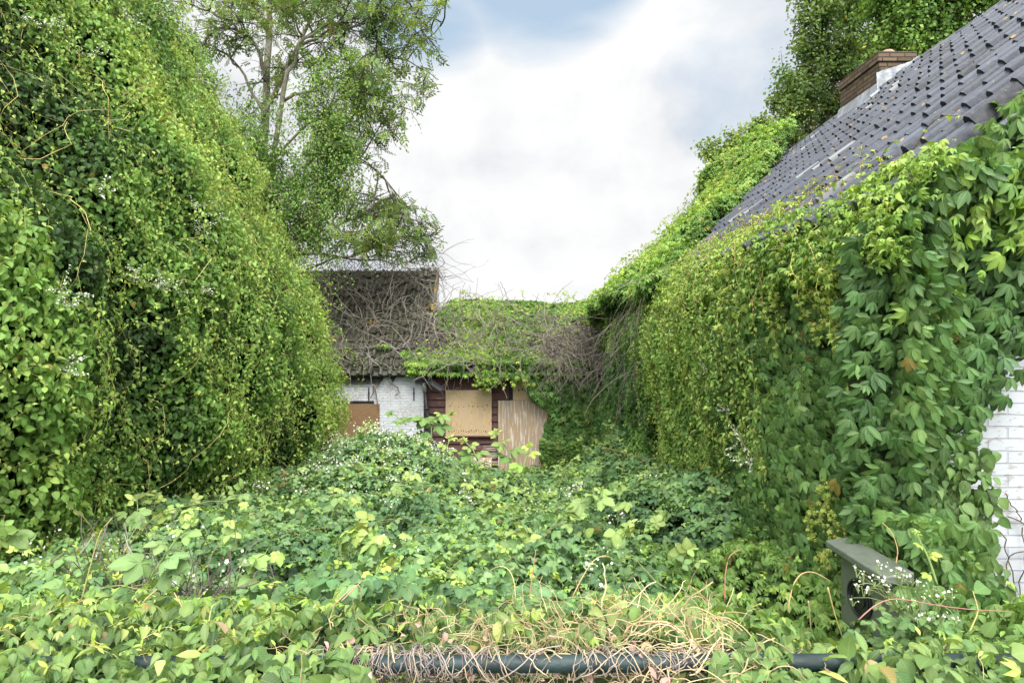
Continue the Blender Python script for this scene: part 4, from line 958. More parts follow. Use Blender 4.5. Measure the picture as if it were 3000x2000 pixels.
def bed_cover(n, ar, br, tpls, size, cols, tb, depth, tvar=.5, only=None, hole=.30, **kw):
    # more samples near the camera, where the bed is seen closest
    b = br[0] + (br[1] - br[0]) * rng.random(n) ** 1.0; a = rng.uniform(ar[0], ar[1], n)
    P, N_ = patch(S_bed, a, b, (0, 0, 1)); f = fbm(P, 1.2, 121); g = fbm(P, 4., 122, 2)
    ok = (np.abs(a / b) < .86); rg = reg(a, b)
    ok &= ~((a < -1.30) & (a > -2.45) & (b > 2.75) & (b < 3.75) & (P[:, 2] > -9) & (g + .2*f < .72))
    d = rng.random(n) ** 1.4; ok &= ~((g < hole) & (d < .6))
    P = P - N_ * (depth[0] + (depth[1] - depth[0]) * d)[:, None]
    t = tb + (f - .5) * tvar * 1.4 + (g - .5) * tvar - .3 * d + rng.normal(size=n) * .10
    for r_ in range(6):
        if only is not None and r_ not in only: continue
        k = ok & (rg == r_)
        scatter(bl[r_], P[k], N_[k], tpls, size, cols, t[k], **kw)
kwb = dict(tip=(0, -.75, -.35), spread=.75, wu=.8, wr=.42)
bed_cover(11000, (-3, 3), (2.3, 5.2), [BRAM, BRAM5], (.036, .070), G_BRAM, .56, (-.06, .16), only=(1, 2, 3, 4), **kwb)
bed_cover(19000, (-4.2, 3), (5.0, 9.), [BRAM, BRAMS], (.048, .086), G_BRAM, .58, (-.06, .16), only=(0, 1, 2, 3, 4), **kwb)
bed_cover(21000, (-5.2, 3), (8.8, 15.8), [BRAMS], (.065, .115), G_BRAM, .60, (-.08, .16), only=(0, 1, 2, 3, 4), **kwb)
bed_cover(9000, (.3, 2.6), (2.4, 6.5), [CREEPS, CREEP2], (.045, .08), G_VINE, .58, (-.04, .14), only=(5,), tip=(0, -.7, -.6), spread=.6, wu=.7, wr=.35)
# small leaved stuff and yellow tips mixed through everything
bed_cover(26000, (-3, 3), (2.3, 8), [HEART2, DIA], (.022, .045), G_VINE, .62, (-.05, .12), only=(1, 2, 3, 4), hole=.44, **kwb)
bed_cover(22000, (-5, 3), (7.5, 15.8), [DIA], (.03, .06), G_VINE, .68, (-.08, .12), only=(0, 1, 2, 3), hole=.46, **kwb)
bed_cover(1500, (-3, 3), (2.4, 8), [CREEPS, BRAMS], (.025, .05), G_LIME, .6, (-.14, -.02), hole=.5, tip=(0, -.2, .4), spread=.9, wu=.8)
bed_cover(1600, (-5, 3), (7.5, 15.8), [BRAMS], (.03, .06), G_LIME, .55, (-.2, -.03), hole=.46, tip=(0, -.2, .4), spread=.9, wu=.8)
# bramble flowers: sprays of pale blossom and buds
def spray(mb, c, r, n, s=(.010, .018)):
    P = c + rng.normal(size=(n, 3)) * np.array([r, r, r * .7]) ; X, Y, Z = frame(norm(np.array([0, -.7, .7]) + rng.normal(size=(n, 3)) * .5), rvec(n))
    k = rng.random(n) < .45
    mb.inst(FLOWER, P[k], X[k], Y[k], Z[k], rng.uniform(*s, k.sum()) * 1.25, np.array([.66, .62, .60]) * rng.uniform(.75, 1.1, (k.sum(), 1)))
    k = ~k; mb.inst(SPECK, P[k], X[k], Y[k], Z[k], rng.uniform(*s, k.sum()) * .9, np.array([.46, .50, .34]) * rng.uniform(.7, 1.2, (k.sum(), 1)))
    m = max(3, n // 4); mb.tubes(np.stack([np.tile(c - np.array([0, 0, r * 2.5]), (m, 1)), P[:m]], 1), np.full((m, 2), .002), np.array([.16, .22, .08]), 3)
fl = [MB() for _ in range(6)]
n = 280; a = rng.uniform(-4.3, 2.6, n); b = rng.uniform(2.9, 15, n); g = fbm(np.stack([a, b, a*0], -1), .8, 131); rg = reg(a, b)
for i in range(n):
    p_ = .95 if rg[i] == 0 else (.33 if rg[i] in (2, 1) else (.25 if rg[i] == 4 else (.22 if rg[i] == 3 else 0)))
    if rng.random() > p_ * (g[i] > (.40 if rg[i] == 0 else .5)): continue
    h = bed_h(np.array([a[i]]), np.array([b[i]]))[0]
    spray(fl[rg[i]], np.array([a[i], b[i], h + rng.uniform(.06, .2)]), rng.uniform(.04, .085), int(rng.uniform(8, 24)), (.012, .02) if b[i] < 7 else (.016, .028))
for i in range(75):
    a_, b_ = rng.normal(-2.2, .9), rng.uniform(8.6, 12.6)
    h = bed_h(np.array([a_]), np.array([b_]))[0]; spray(fl[0], np.array([a_, b_, h + rng.uniform(.05, .25)]), rng.uniform(.05, .11), int(rng.uniform(10, 26)), (.016, .028))
cane = [MB() for _ in range(6)]
n = 130; a = rng.uniform(-3.6, 2.4, n); b = rng.uniform(3.2, 13.5, n); rg = reg(a, b); P0 = S_bed(a, b) - np.array([0, 0, .08])
W_ = wild(n, P0, np.array([0, -.1, .9]) + rng.normal(size=(n, 3)) * .45, 9, rng.uniform(.03, .065, n), .16, -.02 + .12)
for i in range(n):
    if rg[i] == 5 or abs(a[i] / b[i]) > .8: continue
    cane[rg[i]].tubes(W_[i:i+1], np.linspace(.0045, .002, 9)[None], np.array([[.20, .27, .09]]), 4); m = 7
    k = rng.integers(3, 9, m); e = W_[i, k] + rng.normal(size=(m, 3)) * .03
    scatter(bl[rg[i]], e, np.tile([0, -.5, .8], (m, 1)), [BRAM, BRAM5] if b[i] < 8 else [BRAMS], (.06, .11), G_BRAM, .55 + .45 * k / 9., tip=(0, -.3, -.1), spread=.8, wr=.35)
for r_ in range(6):
    if cane[r_].n: cane[r_].build('canes', M['stem'], beds[r_])
    bl[r_].build('leaves', M['leaf_bramble'] if r_ != 5 else M['leaf_near'], beds[r_], smooth=True)
    if fl[r_].n: fl[r_].build('flowers', M['petal'], beds[r_])
# stems running through the bed
for r_, (x0_, x1_, y0_, y1_, k_) in enumerate(((-4, -.4, 7, 13, 20), (-.4, 1.3, 9, 14, 16), (-1, 1, 2.5, 8, 36), (1.3, 2.3, 6, 13, 18), (-2.2, -1., 2.6, 6, 16))):
    n = k_; a = rng.uniform(x0_, x1_, n); b = rng.uniform(y0_, y1_, n); P0 = S_bed(a, b) + np.array([0, 0, .02])
    W_ = wild(n, P0, rvec(n) * np.array([1, 1, .3]) + np.array([0, 0, .5]), 9, rng.uniform(.05, .11, n), .2, .12)
    mb = MB(); mb.tubes(W_, np.full((n, 9), .0024), pal([(.14, .13, .05), (.26, .26, .09), (.22, .15, .08)], rng.random(n)), 4); mb.build('stems', M['stem'], beds[r_])

# ---- single shoots rising out of the mass
def shoot(pts, d, label, nl, size, cols, r=.006, t0=.35, crown=True, tpl=None, stemc=(.22, .30, .10), name='bramble_shoot', group=None, t1=.9):
    P_ = np.array([px(x, y, d) for x, y in pts]); P_[:, 1] += np.linspace(0, .05 * d * .3, len(P_)); u = np.linspace(0, len(P_)-1, 16)
    Pi = np.stack([np.interp(u, np.arange(len(P_)), P_[:, k]) for k in range(3)], 1)
    Pi[1:-1] = (Pi[:-2] + Pi[1:-1] + Pi[2:]) / 3; Pi[1:-1] = (Pi[:-2] + Pi[1:-1] + Pi[2:]) / 3
    root = empty(name, Pi[0], label, 'shoot', group)
    mb = MB(); mb.tubes(Pi[None], np.linspace(r, r * .45, 16)[None], np.array([stemc]), 6)
    ml = MB()
    for j in range(nl):
        w = .18 + .80 * j / max(nl - 1, 1); i = min(int(w * 15), 14); base = Pi[i]; side = (1 if j % 2 else -1)
        s = size * (1.15 - .75 * w) * rng.uniform(.85, 1.15)
        d_ = norm(np.array([side * rng.uniform(.6, 1.), rng.uniform(-.7, .3), rng.uniform(-.1, .5)])); e = base + d_ * s * .55
        mb.tubes(np.stack([base, (base + e) / 2 + np.array([0, 0, .01]), e])[None], np.full((1, 3), r * .35), np.array([stemc]), 4)
        scatter(ml, e[None], np.array([[0, -.6, .7]]), [tpl or BRAM5], (s, s * 1.01), cols, np.array([t0 + (t1 - t0) * w]), tip=tuple(d_ * 1.2 + np.array([0, -.2, -.3])), spread=.15, wr=.2, jit=.06)
    if crown:
        for j in range(4):
            scatter(ml, Pi[-1][None], np.array([[0, -.6, .6]]), [CREEPS, BRAMS], (size*.28, size * .5), cols, np.array([t1]), tip=(0, 0, 1), spread=.8, wr=.5)
    mb.build('stem', M['stem'], root, smooth=True); ml.build('leaves', M['leaf_bramble'], root); return root
shoot(((392, 1790), (430, 1700), (470, 1640), (500, 1590), (545, 1542)), 2.5, 'tall bramble shoot with large toothed leaves standing before the dead stems hollow', 7, .105, G_BRAM, .0055, .45)
shoot(((2745, 1712), (2728, 1640), (2712, 1600), (2700, 1565)), 3.0, 'upright pale shoot with a star shaped leaf crown to the right of the mailbox', 4, .05, G_LIME, .006, .5)
shoot(((1296, 1345), (1305, 1318), (1318, 1285)), 9., 'leafy shoot rising before the lower left corner of the square plywood window', 4, .17, G_FORE, .01, .4)
shoot(((1400, 1350), (1385, 1318), (1358, 1295)), 9., 'leafy shoot leaning left under the middle of the square plywood window', 5, .17, G_FORE, .01, .4)
shoot(((1520, 1370), (1490, 1320), (1465, 1290), (1450, 1268)), 9., 'long shoot leaning left across the foot of the door board', 6, .17, G_FORE, .01, .4)
shoot(((1532, 1372), (1545, 1335), (1552, 1310)), 8.6, 'green stem with a yellow leafy tip in front of the door board', 3, .15, G_LIME, .011, .4)
shoot(((1265, 1290), (1262, 1240), (1235, 1225), (1190, 1240)), 13., 'dark leaved bramble branch arching over the corner of the white wall', 9, .30, G_CREEP, .012, .62, False)
shoot(((1190, 1245), (1160, 1220), (1130, 1205)), 14., 'small bramble sprig reaching left over the white wall', 4, .22, G_CREEP, .01, .7, False)
shoot(((1255, 1235), (1285, 1218), (1320, 1215)), 13., 'light green bramble sprig reaching right past the drainpipe', 4, .24, G_FORE, .01, .5)
shoot(((1062, 1300), (1070, 1260), (1078, 1240)), 11.5, 'yellow green leafy tuft in front of the brown plywood sheet', 7, .20, G_FORE, .01, .5)
shoot(((1040, 1790), (1090, 1700), (1115, 1665)), 2.9, 'slanting bramble shoot with yellow green tip in the lower middle left', 4, .075, G_LIME, .006, .4)
shoot(((1720, 1480), (1750, 1455), (1765, 1440)), 5., 'large pale leaved bramble sprig standing above the bed at centre right', 5, .11, G_BRAM, .006, .8)

# ================================================================== FOREGROUND: creeper over the fence
def S_f(a, b):     # a = x, b = y
    P0 = np.stack([a, b, a * 0 + 1.], -1)
    z = np.interp(b, [1.15, 1.35, 1.55, 1.75, 1.95, 2.15, 2.4, 2.7], [-1.0, -.86, -.79, -.775, -.785, -.84, -1.0, -1.35])
    bare = np.exp(-((a - .02) / .38) ** 4) + .8*np.exp(-((a - 1.22) / .12) ** 4)
    z = z + (1 - np.clip(bare, 0, 1)) * .045 * sstep(1.72, 1.6, b) + .10 * (fbm(P0, 2.2, 141) - .5) + .06 * (fbm(P0, 6., 142) - .5) - .085 * bare * sstep(1.82, 1.66, b) - .13 * sstep(.65, 1.0, a) * sstep(1.62, 1.9, b)
    return np.stack([a, b, z], -1)
fl_ = empty('hedge_creeper', (-.9, 1.9, -1.7), 'yellow green creeper spilling over the fence at the lower left', 'creeper')
fr_ = empty('hedge_creeper', (1., 1.9, -1.7), 'broad leaved green creeper over the fence at the lower right below the mailbox', 'creeper')
mb = MB(); core(mb, S_f, -2.4, 2.4, 1.15, 2.75, 60, 24, (0, -.2, 1), .10, col=(.02, .03, .012)); tag(mb.build('undergrowth', M['core']), 'dark stems under the creeper on the fence', 'undergrowth', kind='stuff')
L_ = [MB(), MB()]; S_2 = [MB(), MB()]
def fore(n, tpls, size, cols, tb, depth, dens, tvar=.5, **kw):
    a = rng.uniform(-2.2, 2.2, n); b = rng.uniform(1.2, 2.65, n); P, N_ = patch(S_f, a, b, (0, 0, 1)); g = fbm(P, 3., 151)
    ok = (rng.random(n) < dens(a, b)) & (np.abs(a / b) < .95); d = rng.random(n)
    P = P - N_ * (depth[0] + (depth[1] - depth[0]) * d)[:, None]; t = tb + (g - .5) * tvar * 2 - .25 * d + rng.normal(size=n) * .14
    for i, k in ((0, a < .12), (1, a >= .12)):
        k = k & ok; scatter(L_[i], P[k], N_[k], tpls, size, cols, t[k], **kw)
def bare(a, b): return np.clip(np.exp(-((a - .08) / .48) ** 4) + .6*np.exp(-((a - .75) / .2) ** 4), 0, 1) * sstep(1.86, 1.7, b)
kwf = dict(tip=(0, -.65, -.55), spread=.65, wu=.75, wr=.4)
fore(4200, [HEART2, HEART, LOL], (.028, .070), G_FORE, .48, (-.03, .08), lambda a, b: (1 - .86 * bare(a, b)) * (.35 + .65 * sstep(-.5, .4, a)), **kwf)
fore(3200, [CREEP2, CREEP, HEART2], (.028, .058), G_FORE, .60, (-.04, .07), lambda a, b: (1 - .9 * bare(a, b)) * (.3 + .7 * sstep(.5, -.3, a)), **kwf)
fore(900, [CREEP2, CREEPS, LOL], (.02, .045), G_LIME, .55, (-.07, .0), lambda a, b: (1 - .8 * bare(a, b)) * (.25 + .75 * sstep(.4, -.6, a)), tip=(0, -.2, .1), spread=.9, wu=.6, wr=.6)
fore(520, [HEART2, LOL], (.02, .05), G_STRAW, .45, (-.03, .05), lambda a, b: .25 + .75 * bare(a, b), tvar=.6, **kwf)
for i, (x0_, x1_, n) in enumerate(((-1.75, -.34, 2800), (.46, 1.5, 1700))):
    P_ = np.stack([rng.uniform(x0_, x1_, n), rng.uniform(1.47, 1.64, n), rng.uniform(-.86, -.715, n)], 1); P_[:, 2] -= .25 * (1.64 - P_[:, 1])
    P_ = P_[fbm(P_, 7., 153) > .33]; scatter(L_[i], P_, np.tile([0, -.7, .6], (len(P_), 1)), [HEART2, CREEP2, LOL, HEART], (.026, .060), G_FORE, .42 + rng.normal(size=len(P_)) * .15, tip=(0, -.4, -.7), spread=.6, wr=.4)
# taller right hand part near the box, and thin arching tendrils
def tendril(i, pts, d, r=.0022, C=(.30, .20, .11)):
    P_ = np.array([px(x, y, d + k * .02) for k, (x, y) in enumerate(pts)]); u = np.linspace(0, len(P_)-1, 14)
    Pi = np.stack([np.interp(u, np.arange(len(P_)), P_[:, k]) for k in range(3)], 1)
    for _ in range(2): Pi[1:-1] = (Pi[:-2] + Pi[1:-1] + Pi[2:]) / 3
    S_2[i].tubes(Pi[None], np.linspace(r, r * .6, 14)[None], np.array([C]), 5); return Pi
for i, d, pts, C in ((1, 2.2, ((2123, 1760), (2124, 1680), (2135, 1625), (2170, 1608)), (.34, .17, .10)), (1, 2.1, ((2308, 1790), (2318, 1720), (2345, 1675), (2385, 1672), (2430, 1700)), (.42, .30, .14)),
        (1, 2.1, ((1676, 1750), (1700, 1700), (1735, 1640), (1765, 1625), (1790, 1632)), (.40, .30, .16)), (0, 2.1, ((1510, 1760), (1508, 1700), (1490, 1662), (1460, 1655), (1430, 1675)), (.38, .38, .14)),
        (1, 2.1, ((1550, 1755), (1560, 1680), (1570, 1610)), (.34, .18, .12)), (1, 1.9, ((2425, 1720), (2440, 1780), (2455, 1830), (2470, 1870)), (.46, .34, .15)), (1, 1.9, ((2368, 1760), (2372, 1800), (2376, 1850)), (.42, .34, .18)),
        (1, 2.5, ((2625, 1650), (2632, 1610), (2615, 1560), (2585, 1530)), (.40, .26, .12)), (1, 2.0, ((2515, 1815), (2560, 1770), (2610, 1750), (2660, 1755), (2800, 1785), (2960, 1790)), (.36, .17, .15)),
        (1, 2.2, ((2030, 1720), (2075, 1760), (2090, 1820)), (.42, .26, .14)), (1, 1.9, ((2840, 1850), (2868, 1790), (2850, 1730)), (.42, .36, .14)), (0, 2.0, ((235, 1770), (290, 1560), (330, 1515)), (.34, .30, .12)),
        (0, 2.0, ((380, 1810), (430, 1750), (460, 1725)), (.42, .36, .14)), (0, 2.0, ((560, 1820), (530, 1770), (510, 1735)), (.44, .36, .14)), (0, 1.9, ((610, 1830), (620, 1775), (635, 1765)), (.42, .38, .14)),
        (0, 2.1, ((960, 1790), (1050, 1700), (1060, 1740), (1050, 1830)), (.40, .32, .18)), (0, 1.9, ((1000, 1760), (1045, 1715), (1060, 1700)), (.38, .25, .15)), (1, 2.1, ((2110, 1820), (2145, 1740), (2150, 1720)), (.40, .36, .2))):
    tendril(i, pts, d, C=C)
n = 90; a = np.where(rng.random(n) < .7, rng.uniform(-1.8, -.2, n), rng.uniform(.2, 1.9, n)); b = rng.uniform(1.5, 2.2, n); P0 = S_f(a, b)
W_ = wild(n, P0, np.array([0, -.1, 1.]) + rng.normal(size=(n, 3)) * .55, 8, rng.uniform(.005, .012, n), .25, .05)
W_[..., 2] += .0
for i, k in ((0, a < 0), (1, a >= 0)): S_2[i].tubes(W_[k], np.full((k.sum(), 8), .0010), pal([(.42, .38, .12), (.48, .42, .16), (.36, .22, .12)], rng.random(k.sum())), 4)
tipP = W_[:, 4:].reshape(-1, 3); kk = rng.random(len(tipP)) < .45; tipP = tipP[kk]; scatter(L_[0], tipP, np.tile([0, -.5, .7], (len(tipP), 1)), [LOL], (.012, .028), G_LIME, .5 + rng.random(len(tipP)) * .5, tip=(0, 0, .6), spread=.9)
for i, p_ in ((0, fl_), (1, fr_)): L_[i].build('leaves', M['leaf_near'], p_, smooth=True); S_2[i].build('stems', M['stem'], p_, smooth=True)
# dry straw, wound round the rail
st = MB()
n = 680; a = np.clip(rng.normal(.06, .25, n), -.5, .55); b = rng.uniform(1.36, 1.95, n); P0 = S_f(a, b) + np.array([0, 0, .0]); P0[:, 2] += rng.uniform(-.03, .05, n)
W_ = wild(n, P0, rvec(n) * np.array([1, .6, .6]), 9, rng.uniform(.010, .024, n), .42, .03); st.tubes(W_, rng.uniform(.0005, .0014, (n, 1)) * np.linspace(1.2, .4, 9)[None], pal(G_STRAW, rng.beta(2, 2, n)), 4)
n = 240; a = np.where(rng.random(n) < .5, rng.normal(-.26, .10, n), np.where(rng.random(n) < .5, rng.normal(.0, .25, n), rng.normal(.34, .16, n)))
ph = rng.uniform(0, 6.28, n); K = 12; th = ph[:, None] + np.linspace(0, 1, K)[None] * rng.uniform(2, 5, (n, 1)) ; rr2 = .0225 + rng.uniform(0, .022, (n, 1)) * np.ones((1, K))
xx = a[:, None] + np.linspace(0, 1, K)[None] * rng.normal(size=(n, 1)) * .07
W_ = np.stack([xx, 1.65 + np.cos(th) * rr2, -.778 + np.sin(th) * rr2], -1) + rng.normal(size=(n, K, 3)) * .0015
st.tubes(W_, rng.uniform(.0008, .0017, (n, 1)) * np.ones((1, K)), pal([(.12, .10, .10), (.22, .19, .18), (.36, .30, .24), (.50, .40, .24)], rng.random(n)), 4)
n = 110; a = rng.normal(.38, .12, n); b = rng.uniform(1.45, 1.95, n); P0 = S_f(a, b); W_ = wild(n, P0, rvec(n) * np.array([1, .5, .5]) + np.array([.3, 0, .3]), 10, rng.uniform(.010, .02, n), .22, .07)
st.tubes(W_, rng.uniform(.0009, .0020, (n, 1)) * np.ones((1, 10)), pal(G_STRAW, .3 + .7 * rng.random(n)), 4)
n = 130; P_ = np.stack([rng.normal(.05, .3, n), rng.uniform(1.45, 1.85, n), rng.uniform(-.86, -.74, n)], 1); scatter(st, P_, rvec(n), [LOL, HEART2, DIA], (.012, .035), [(.14, .09, .06), (.26, .19, .12), (.36, .29, .20)], rng.random(n), tip=(0, -.3, -.5), spread=.9, wr=.8)
tag(st.build('dry_straw', M['stem']), 'dry straw and withered stems wound round the green fence rail', 'straw', kind='stuff')
# bramble with white flowers in front of the box
fb = empty('flowering_bramble', (1.6, 2.7, -1.6), 'wiry bramble spray with white flowers and buds in front of the mailbox', 'bramble')
mf = MB(); mst = MB(); mlf = MB()
root_ = px(2700, 1880, 2.75)
for (x, y) in ((2510, 1665), (2530, 1690), (2545, 1720), (2560, 1695), (2580, 1700), (2515, 1712), (2575, 1655), (2610, 1660), (2625, 1670), (2650, 1680), (2640, 1690), (2670, 1695), (2690, 1705), (2530, 1725), (2500, 1750), (2640, 1760), (2685, 1795), (2715, 1800), (2760, 1810), (2800, 1810), (2730, 1720), (2750, 1750), (2600, 1725), (2790, 1735), (2700, 1745)):
    c = px(x, y, 2.6 + rng.normal() * .05); spray(mf, c, .013, 6, (.007, .012))
    m_ = (c + root_) / 2 + rng.normal(size=3) * .03 + np.array([0, 0, .05]); pts = np.array([c, c*.65+m_*.35+np.array([0, 0, .01]), m_, root_]); mst.tubes(pts[None], np.array([[.0010, .0014, .0018, .003]]), np.array([[.26, .30, .12]]), 4)
    Pl = m_*.6 + root_*.4 + rng.normal(size=(2, 3)) * .03; scatter(mlf, Pl, np.tile([0, -.5, .8], (2, 1)), [BRAM], (.03, .045), G_BRAM, .6 + .2 * rng.random(2), tip=(-.3, -.4, -.2))
Pl = root_ + np.array([.10, .1, -.02]) + rng.normal(size=(110, 3)) * np.array([.13, .08, .04]); scatter(mlf, Pl, np.tile([0, -.5, .8], (len(Pl), 1)), [BRAM, BRAM5], (.04, .065), G_BRAM, .55 + .2 * rng.random(len(Pl)), tip=(-.2, -.6, -.4))
mf.build('flowers', M['petal'], fb); mst.build('stems', M['stem'], fb); mlf.build('leaves', M['leaf_bramble'], fb)

# ================================================================== TREES
def limbs_to(mb, lims, dep, jd=1.0, colr=(.27, .25, .20)):
    out_ = []
    for pts, r0, r1 in lims:
        dj = rng.uniform(-jd, jd); P_ = np.array([px(x, y, dep + dj * k / max(1, len(pts)-1)) for k, (x, y) in enumerate(pts)]); K = 14; u = np.linspace(0, len(P_)-1, K)
        Pi = np.stack([np.interp(u, np.arange(len(P_)), P_[:, k]) for k in range(3)], 1); Pi[1:-1] = (Pi[:-2] + 2*Pi[1:-1] + Pi[2:]) / 4; Pi[1:-1] += rng.normal(size=(K-2, 3)) * .03
        mb.tubes(Pi[None], np.linspace(r0, r1, K)[None], np.array([colr]), 8); out_.append((Pi, r0, r1))
    return out_
def twigify(mb, limbs, n1, l1, n2, l2, droop=.12, colr=(.13, .11, .08), t0=.3, spread=1., keep=None):
    """second and third order branches; returns the twig polylines"""
    base = []; dr = []
    wts = np.array([np.linalg.norm(l[0][-1] - l[0][0]) for l in limbs]); wts /= wts.sum()
    for _ in range(n1):
        Pi, r0, r1 = limbs[rng.choice(len(limbs), p=wts)]; k = int(rng.uniform(t0, 1) * (len(Pi)-1)); base.append(Pi[k]); dr.append(norm(Pi[min(k+1, len(Pi)-1)] - Pi[max(k-1, 0)]) * .8)
    W1 = wild(n1, base, np.array(dr) + rng.normal(size=(n1, 3)) * spread * .7, 8, rng.uniform(l1[0], l1[1], n1) / 7, .17, droop * .35)
    if keep is not None: W1 = W1[keep(W1[:, -1])]; n1 = len(W1)
    mb.tubes(W1, np.linspace(.022, .008, 8)[None] * np.ones((n1, 1)), np.array(colr), 4)
    i = rng.integers(0, n1, n2); k = rng.integers(2, 8, n2); W2 = wild(n2, W1[i, k], (W1[i, np.minimum(k, 7)] - W1[i, k-1]) * 3 + rng.normal(size=(n2, 3)) * .7, 6, rng.uniform(l2[0], l2[1], n2) / 5, .2, droop * .5)
    if keep is not None: W2 = W2[keep(W2[:, -1])]; n2 = len(W2)
    mb.tubes(W2, np.linspace(.008, .004, 6)[None] * np.ones((n2, 1)), np.array(colr), 3); return W1, W2
ash = empty('ash_tree', (-6.1, 17, -3.5), 'tall slender ash tree with pale forked limbs and feathery leaves behind the left vine', 'tree')
tb_m = MB(); D_ = 17.
lim = [([(770, 1400), (765, 700), (772, 330), (785, 150), (792, -120), (800, -420)], .12, .06), ([(770, 340), (830, 230), (885, 105), (950, -20), (1030, -220)], .075, .03), ([(795, 560), (822, 260), (860, 170), (905, 90), (1000, 65), (1110, 40)], .07, .02),
       ([(778, 240), (742, 120), (685, 70), (600, 20)], .05, .018), ([(868, 140), (960, 90), (1060, 75), (1190, 30), (1310, 5)], .04, .012), ([(825, 300), (960, 240), (1090, 165), (1180, 170), (1285, 235)], .04, .010),
       ([(800, 470), (930, 330), (1050, 265), (1150, 300), (1240, 340)], .035, .010), ([(795, 580), (930, 450), (1040, 450), (1130, 520), (1195, 640)], .035, .008), ([(780, 760), (900, 690), (1040, 640), (1120, 590), (1160, 575)], .04, .008),
       ([(800, 800), (950, 690), (1090, 690), (1200, 700), (1290, 740)], .04, .008), ([(780, 830), (950, 770), (1100, 735), (1180, 640), (1215, 590)], .035, .007), ([(785, 800), (900, 730), (1050, 760), (1200, 770), (1310, 790)], .035, .008),
       ([(772, 330), (705, 210), (650, 150), (600, 130)], .04, .012), ([(790, 100), (760, -20), (700, -100)], .04, .015), ([(885, 105), (850, 20), (820, -60)], .03, .01), ([(980, -60), (1080, -40), (1200, -60)], .03, .01), ([(765, 640), (700, 500), (640, 330)], .04, .01), ([(1180, 180), (1270, 100), (1300, 60)], .02, .008)]
lm = limbs_to(tb_m, lim, D_, 1.3)
def crown_edge(P):
    h = P[:, 2] * 17 / P[:, 1]; u = P[:, 0] * 17 / P[:, 1]
    return u < np.interp(h, [-1, 1.6, 2.2, 3.0, 3.4, 3.9, 4.6, 5.4, 6.0, 7.0, 8.0, 9.5], [-1.6, -1.5, -1.7, -1.6, -2.4, -3.2, -3.1, -2.6, -1.8, -1.7, -1.65, -1.6]) + .25 * (vnoise(P, 2., 163) - .5)
W1, W2 = twigify(tb_m, lm[1:], 240, (.7, 1.9), 2700, (.25, .6), .16, colr=(.085, .075, .06), keep=lambda P: crown_edge(P) & (P[:, 2] > 1.9 + .3 * rng.random(len(P))))
tb_m.build('trunk', M['bark'], ash, smooth=True)
ml = MB(); P_ = W2[:, 2:].reshape(-1, 3); P_ = P_[crown_edge(P_) & (rng.random(len(P_)) < np.where(P_[:, 2] < 1.85, .05, .30))]; n = len(P_)
scatter(ml, P_ + rng.normal(size=(n, 3)) * .04, rvec(n) * .6 + np.array([0, -.3, .6]), [ASH], (.22, .36), G_TREE, .62 + (fbm(P_, .9, 161) - .5) * .9 + rng.normal(size=n) * .12, tip=(0, 0, -.4), spread=.8, wr=.5)
ml.build('crown', M['leaf_tree'], ash)
# lower branches hanging bare and tangled over the cottage roof
# vine draped through the ash
av = empty('climbing_vine', (-4.6, 16.3, -3), 'yellow green vine draped in ragged masses through the lower branches of the ash tree', 'vine')
ml = MB(); ms = MB()
for (x, y, rx, ry, n, cols, tb) in ((700, 480, 80, 110, 2600, G_VINE, .5), (800, 680, 90, 90, 3000, G_VINE, .5), (1010, 270, 120, 100, 4200, G_LIME, .30), (930, 340, 90, 110, 2600, G_VINE, .6), (880, 470, 130, 150, 3900, G_VINE, .5), (850, 610, 110, 130, 4600, G_VINE, .5), (960, 560, 90, 140, 3200, G_VINE, .52), (1110, 270, 60, 70, 1100, G_LIME, .2), (960, 420, 70, 110, 2200, G_VINE, .45),
        (770, 420, 90, 110, 1900, G_VINE, .52), (900, 700, 90, 90, 2300, G_VINE, .5), (1010, 430, 60, 80, 1400, G_VINE, .48), (780, 560, 100, 120, 4000, G_VINE, .5), (660, 330, 60, 90, 900, G_VINE, .5)):
    c = px(x, y, 16.2); s = np.array([rx, 70, ry]) * 16.2 / F
    m_ = 26; sub = c + rvec(m_) * (rng.random((m_, 1)) ** .4) * s * 1.15; sr_ = rng.uniform(.10, .34, m_); n = int(n * .9)
    i = rng.integers(0, m_, n); P_ = sub[i] + rng.normal(size=(n, 3)) * (sr_[i] * .75)[:, None] * np.array([1, 1, 1.35])
    keep = fbm(P_, 2.6, 171, 2) > .42; P_ = P_[keep]; g = fbm(P_, 2.2, 172)[:]
    scatter(ml, P_, norm(P_ - c) + np.array([0, -.3, .3]), [DIA], (.055, .095), cols, tb + (g - .5) * .8 + rng.normal(size=len(P_)) * .1, spread=.8)
    m = n // 55; W_ = wild(m, P_[:m], np.array([0, 0, -1.]) + rng.normal(size=(m, 3)) * .4, 8, .13, .25, .1); ms.tubes(W_, np.full((m, 8), .006), np.array([.13, .11, .06]), 3)
    Pw = W_.reshape(-1, 3); Pw = np.repeat(Pw, 3, 0) + rng.normal(size=(len(Pw)*3, 3)) * .05; scatter(ml, Pw, np.tile([0, -.5, .5], (len(Pw), 1)), [DIA], (.045, .075), cols, tb + .15 + rng.random(len(Pw)) * .2)
ml.build('leaves', M['leaf'], av); ms.build('stems', M['stem'], av)
# bare twigs between ash and roof
mb = MB(); n = 90; P0 = np.array([px(rng.uniform(960, 1290), rng.uniform(740, 820), 17.5 + rng.uniform(0, 1.5)) for _ in range(n)]); W_ = wild(n, P0, np.array([.2, 0, -.3]) + rng.normal(size=(n, 3)) * .6, 9, .16, .22, .05)
mb.tubes(W_, np.linspace(1.3, .5, 9)[None] * np.full((n, 1), .006), pal(G_TWIG, rng.random(n) * .6), 3)
tag(mb.build('dead_branches', M['stem']), 'bare dark branches tangled along the cottage ridge below the ash leaves', 'branches', kind='stuff')

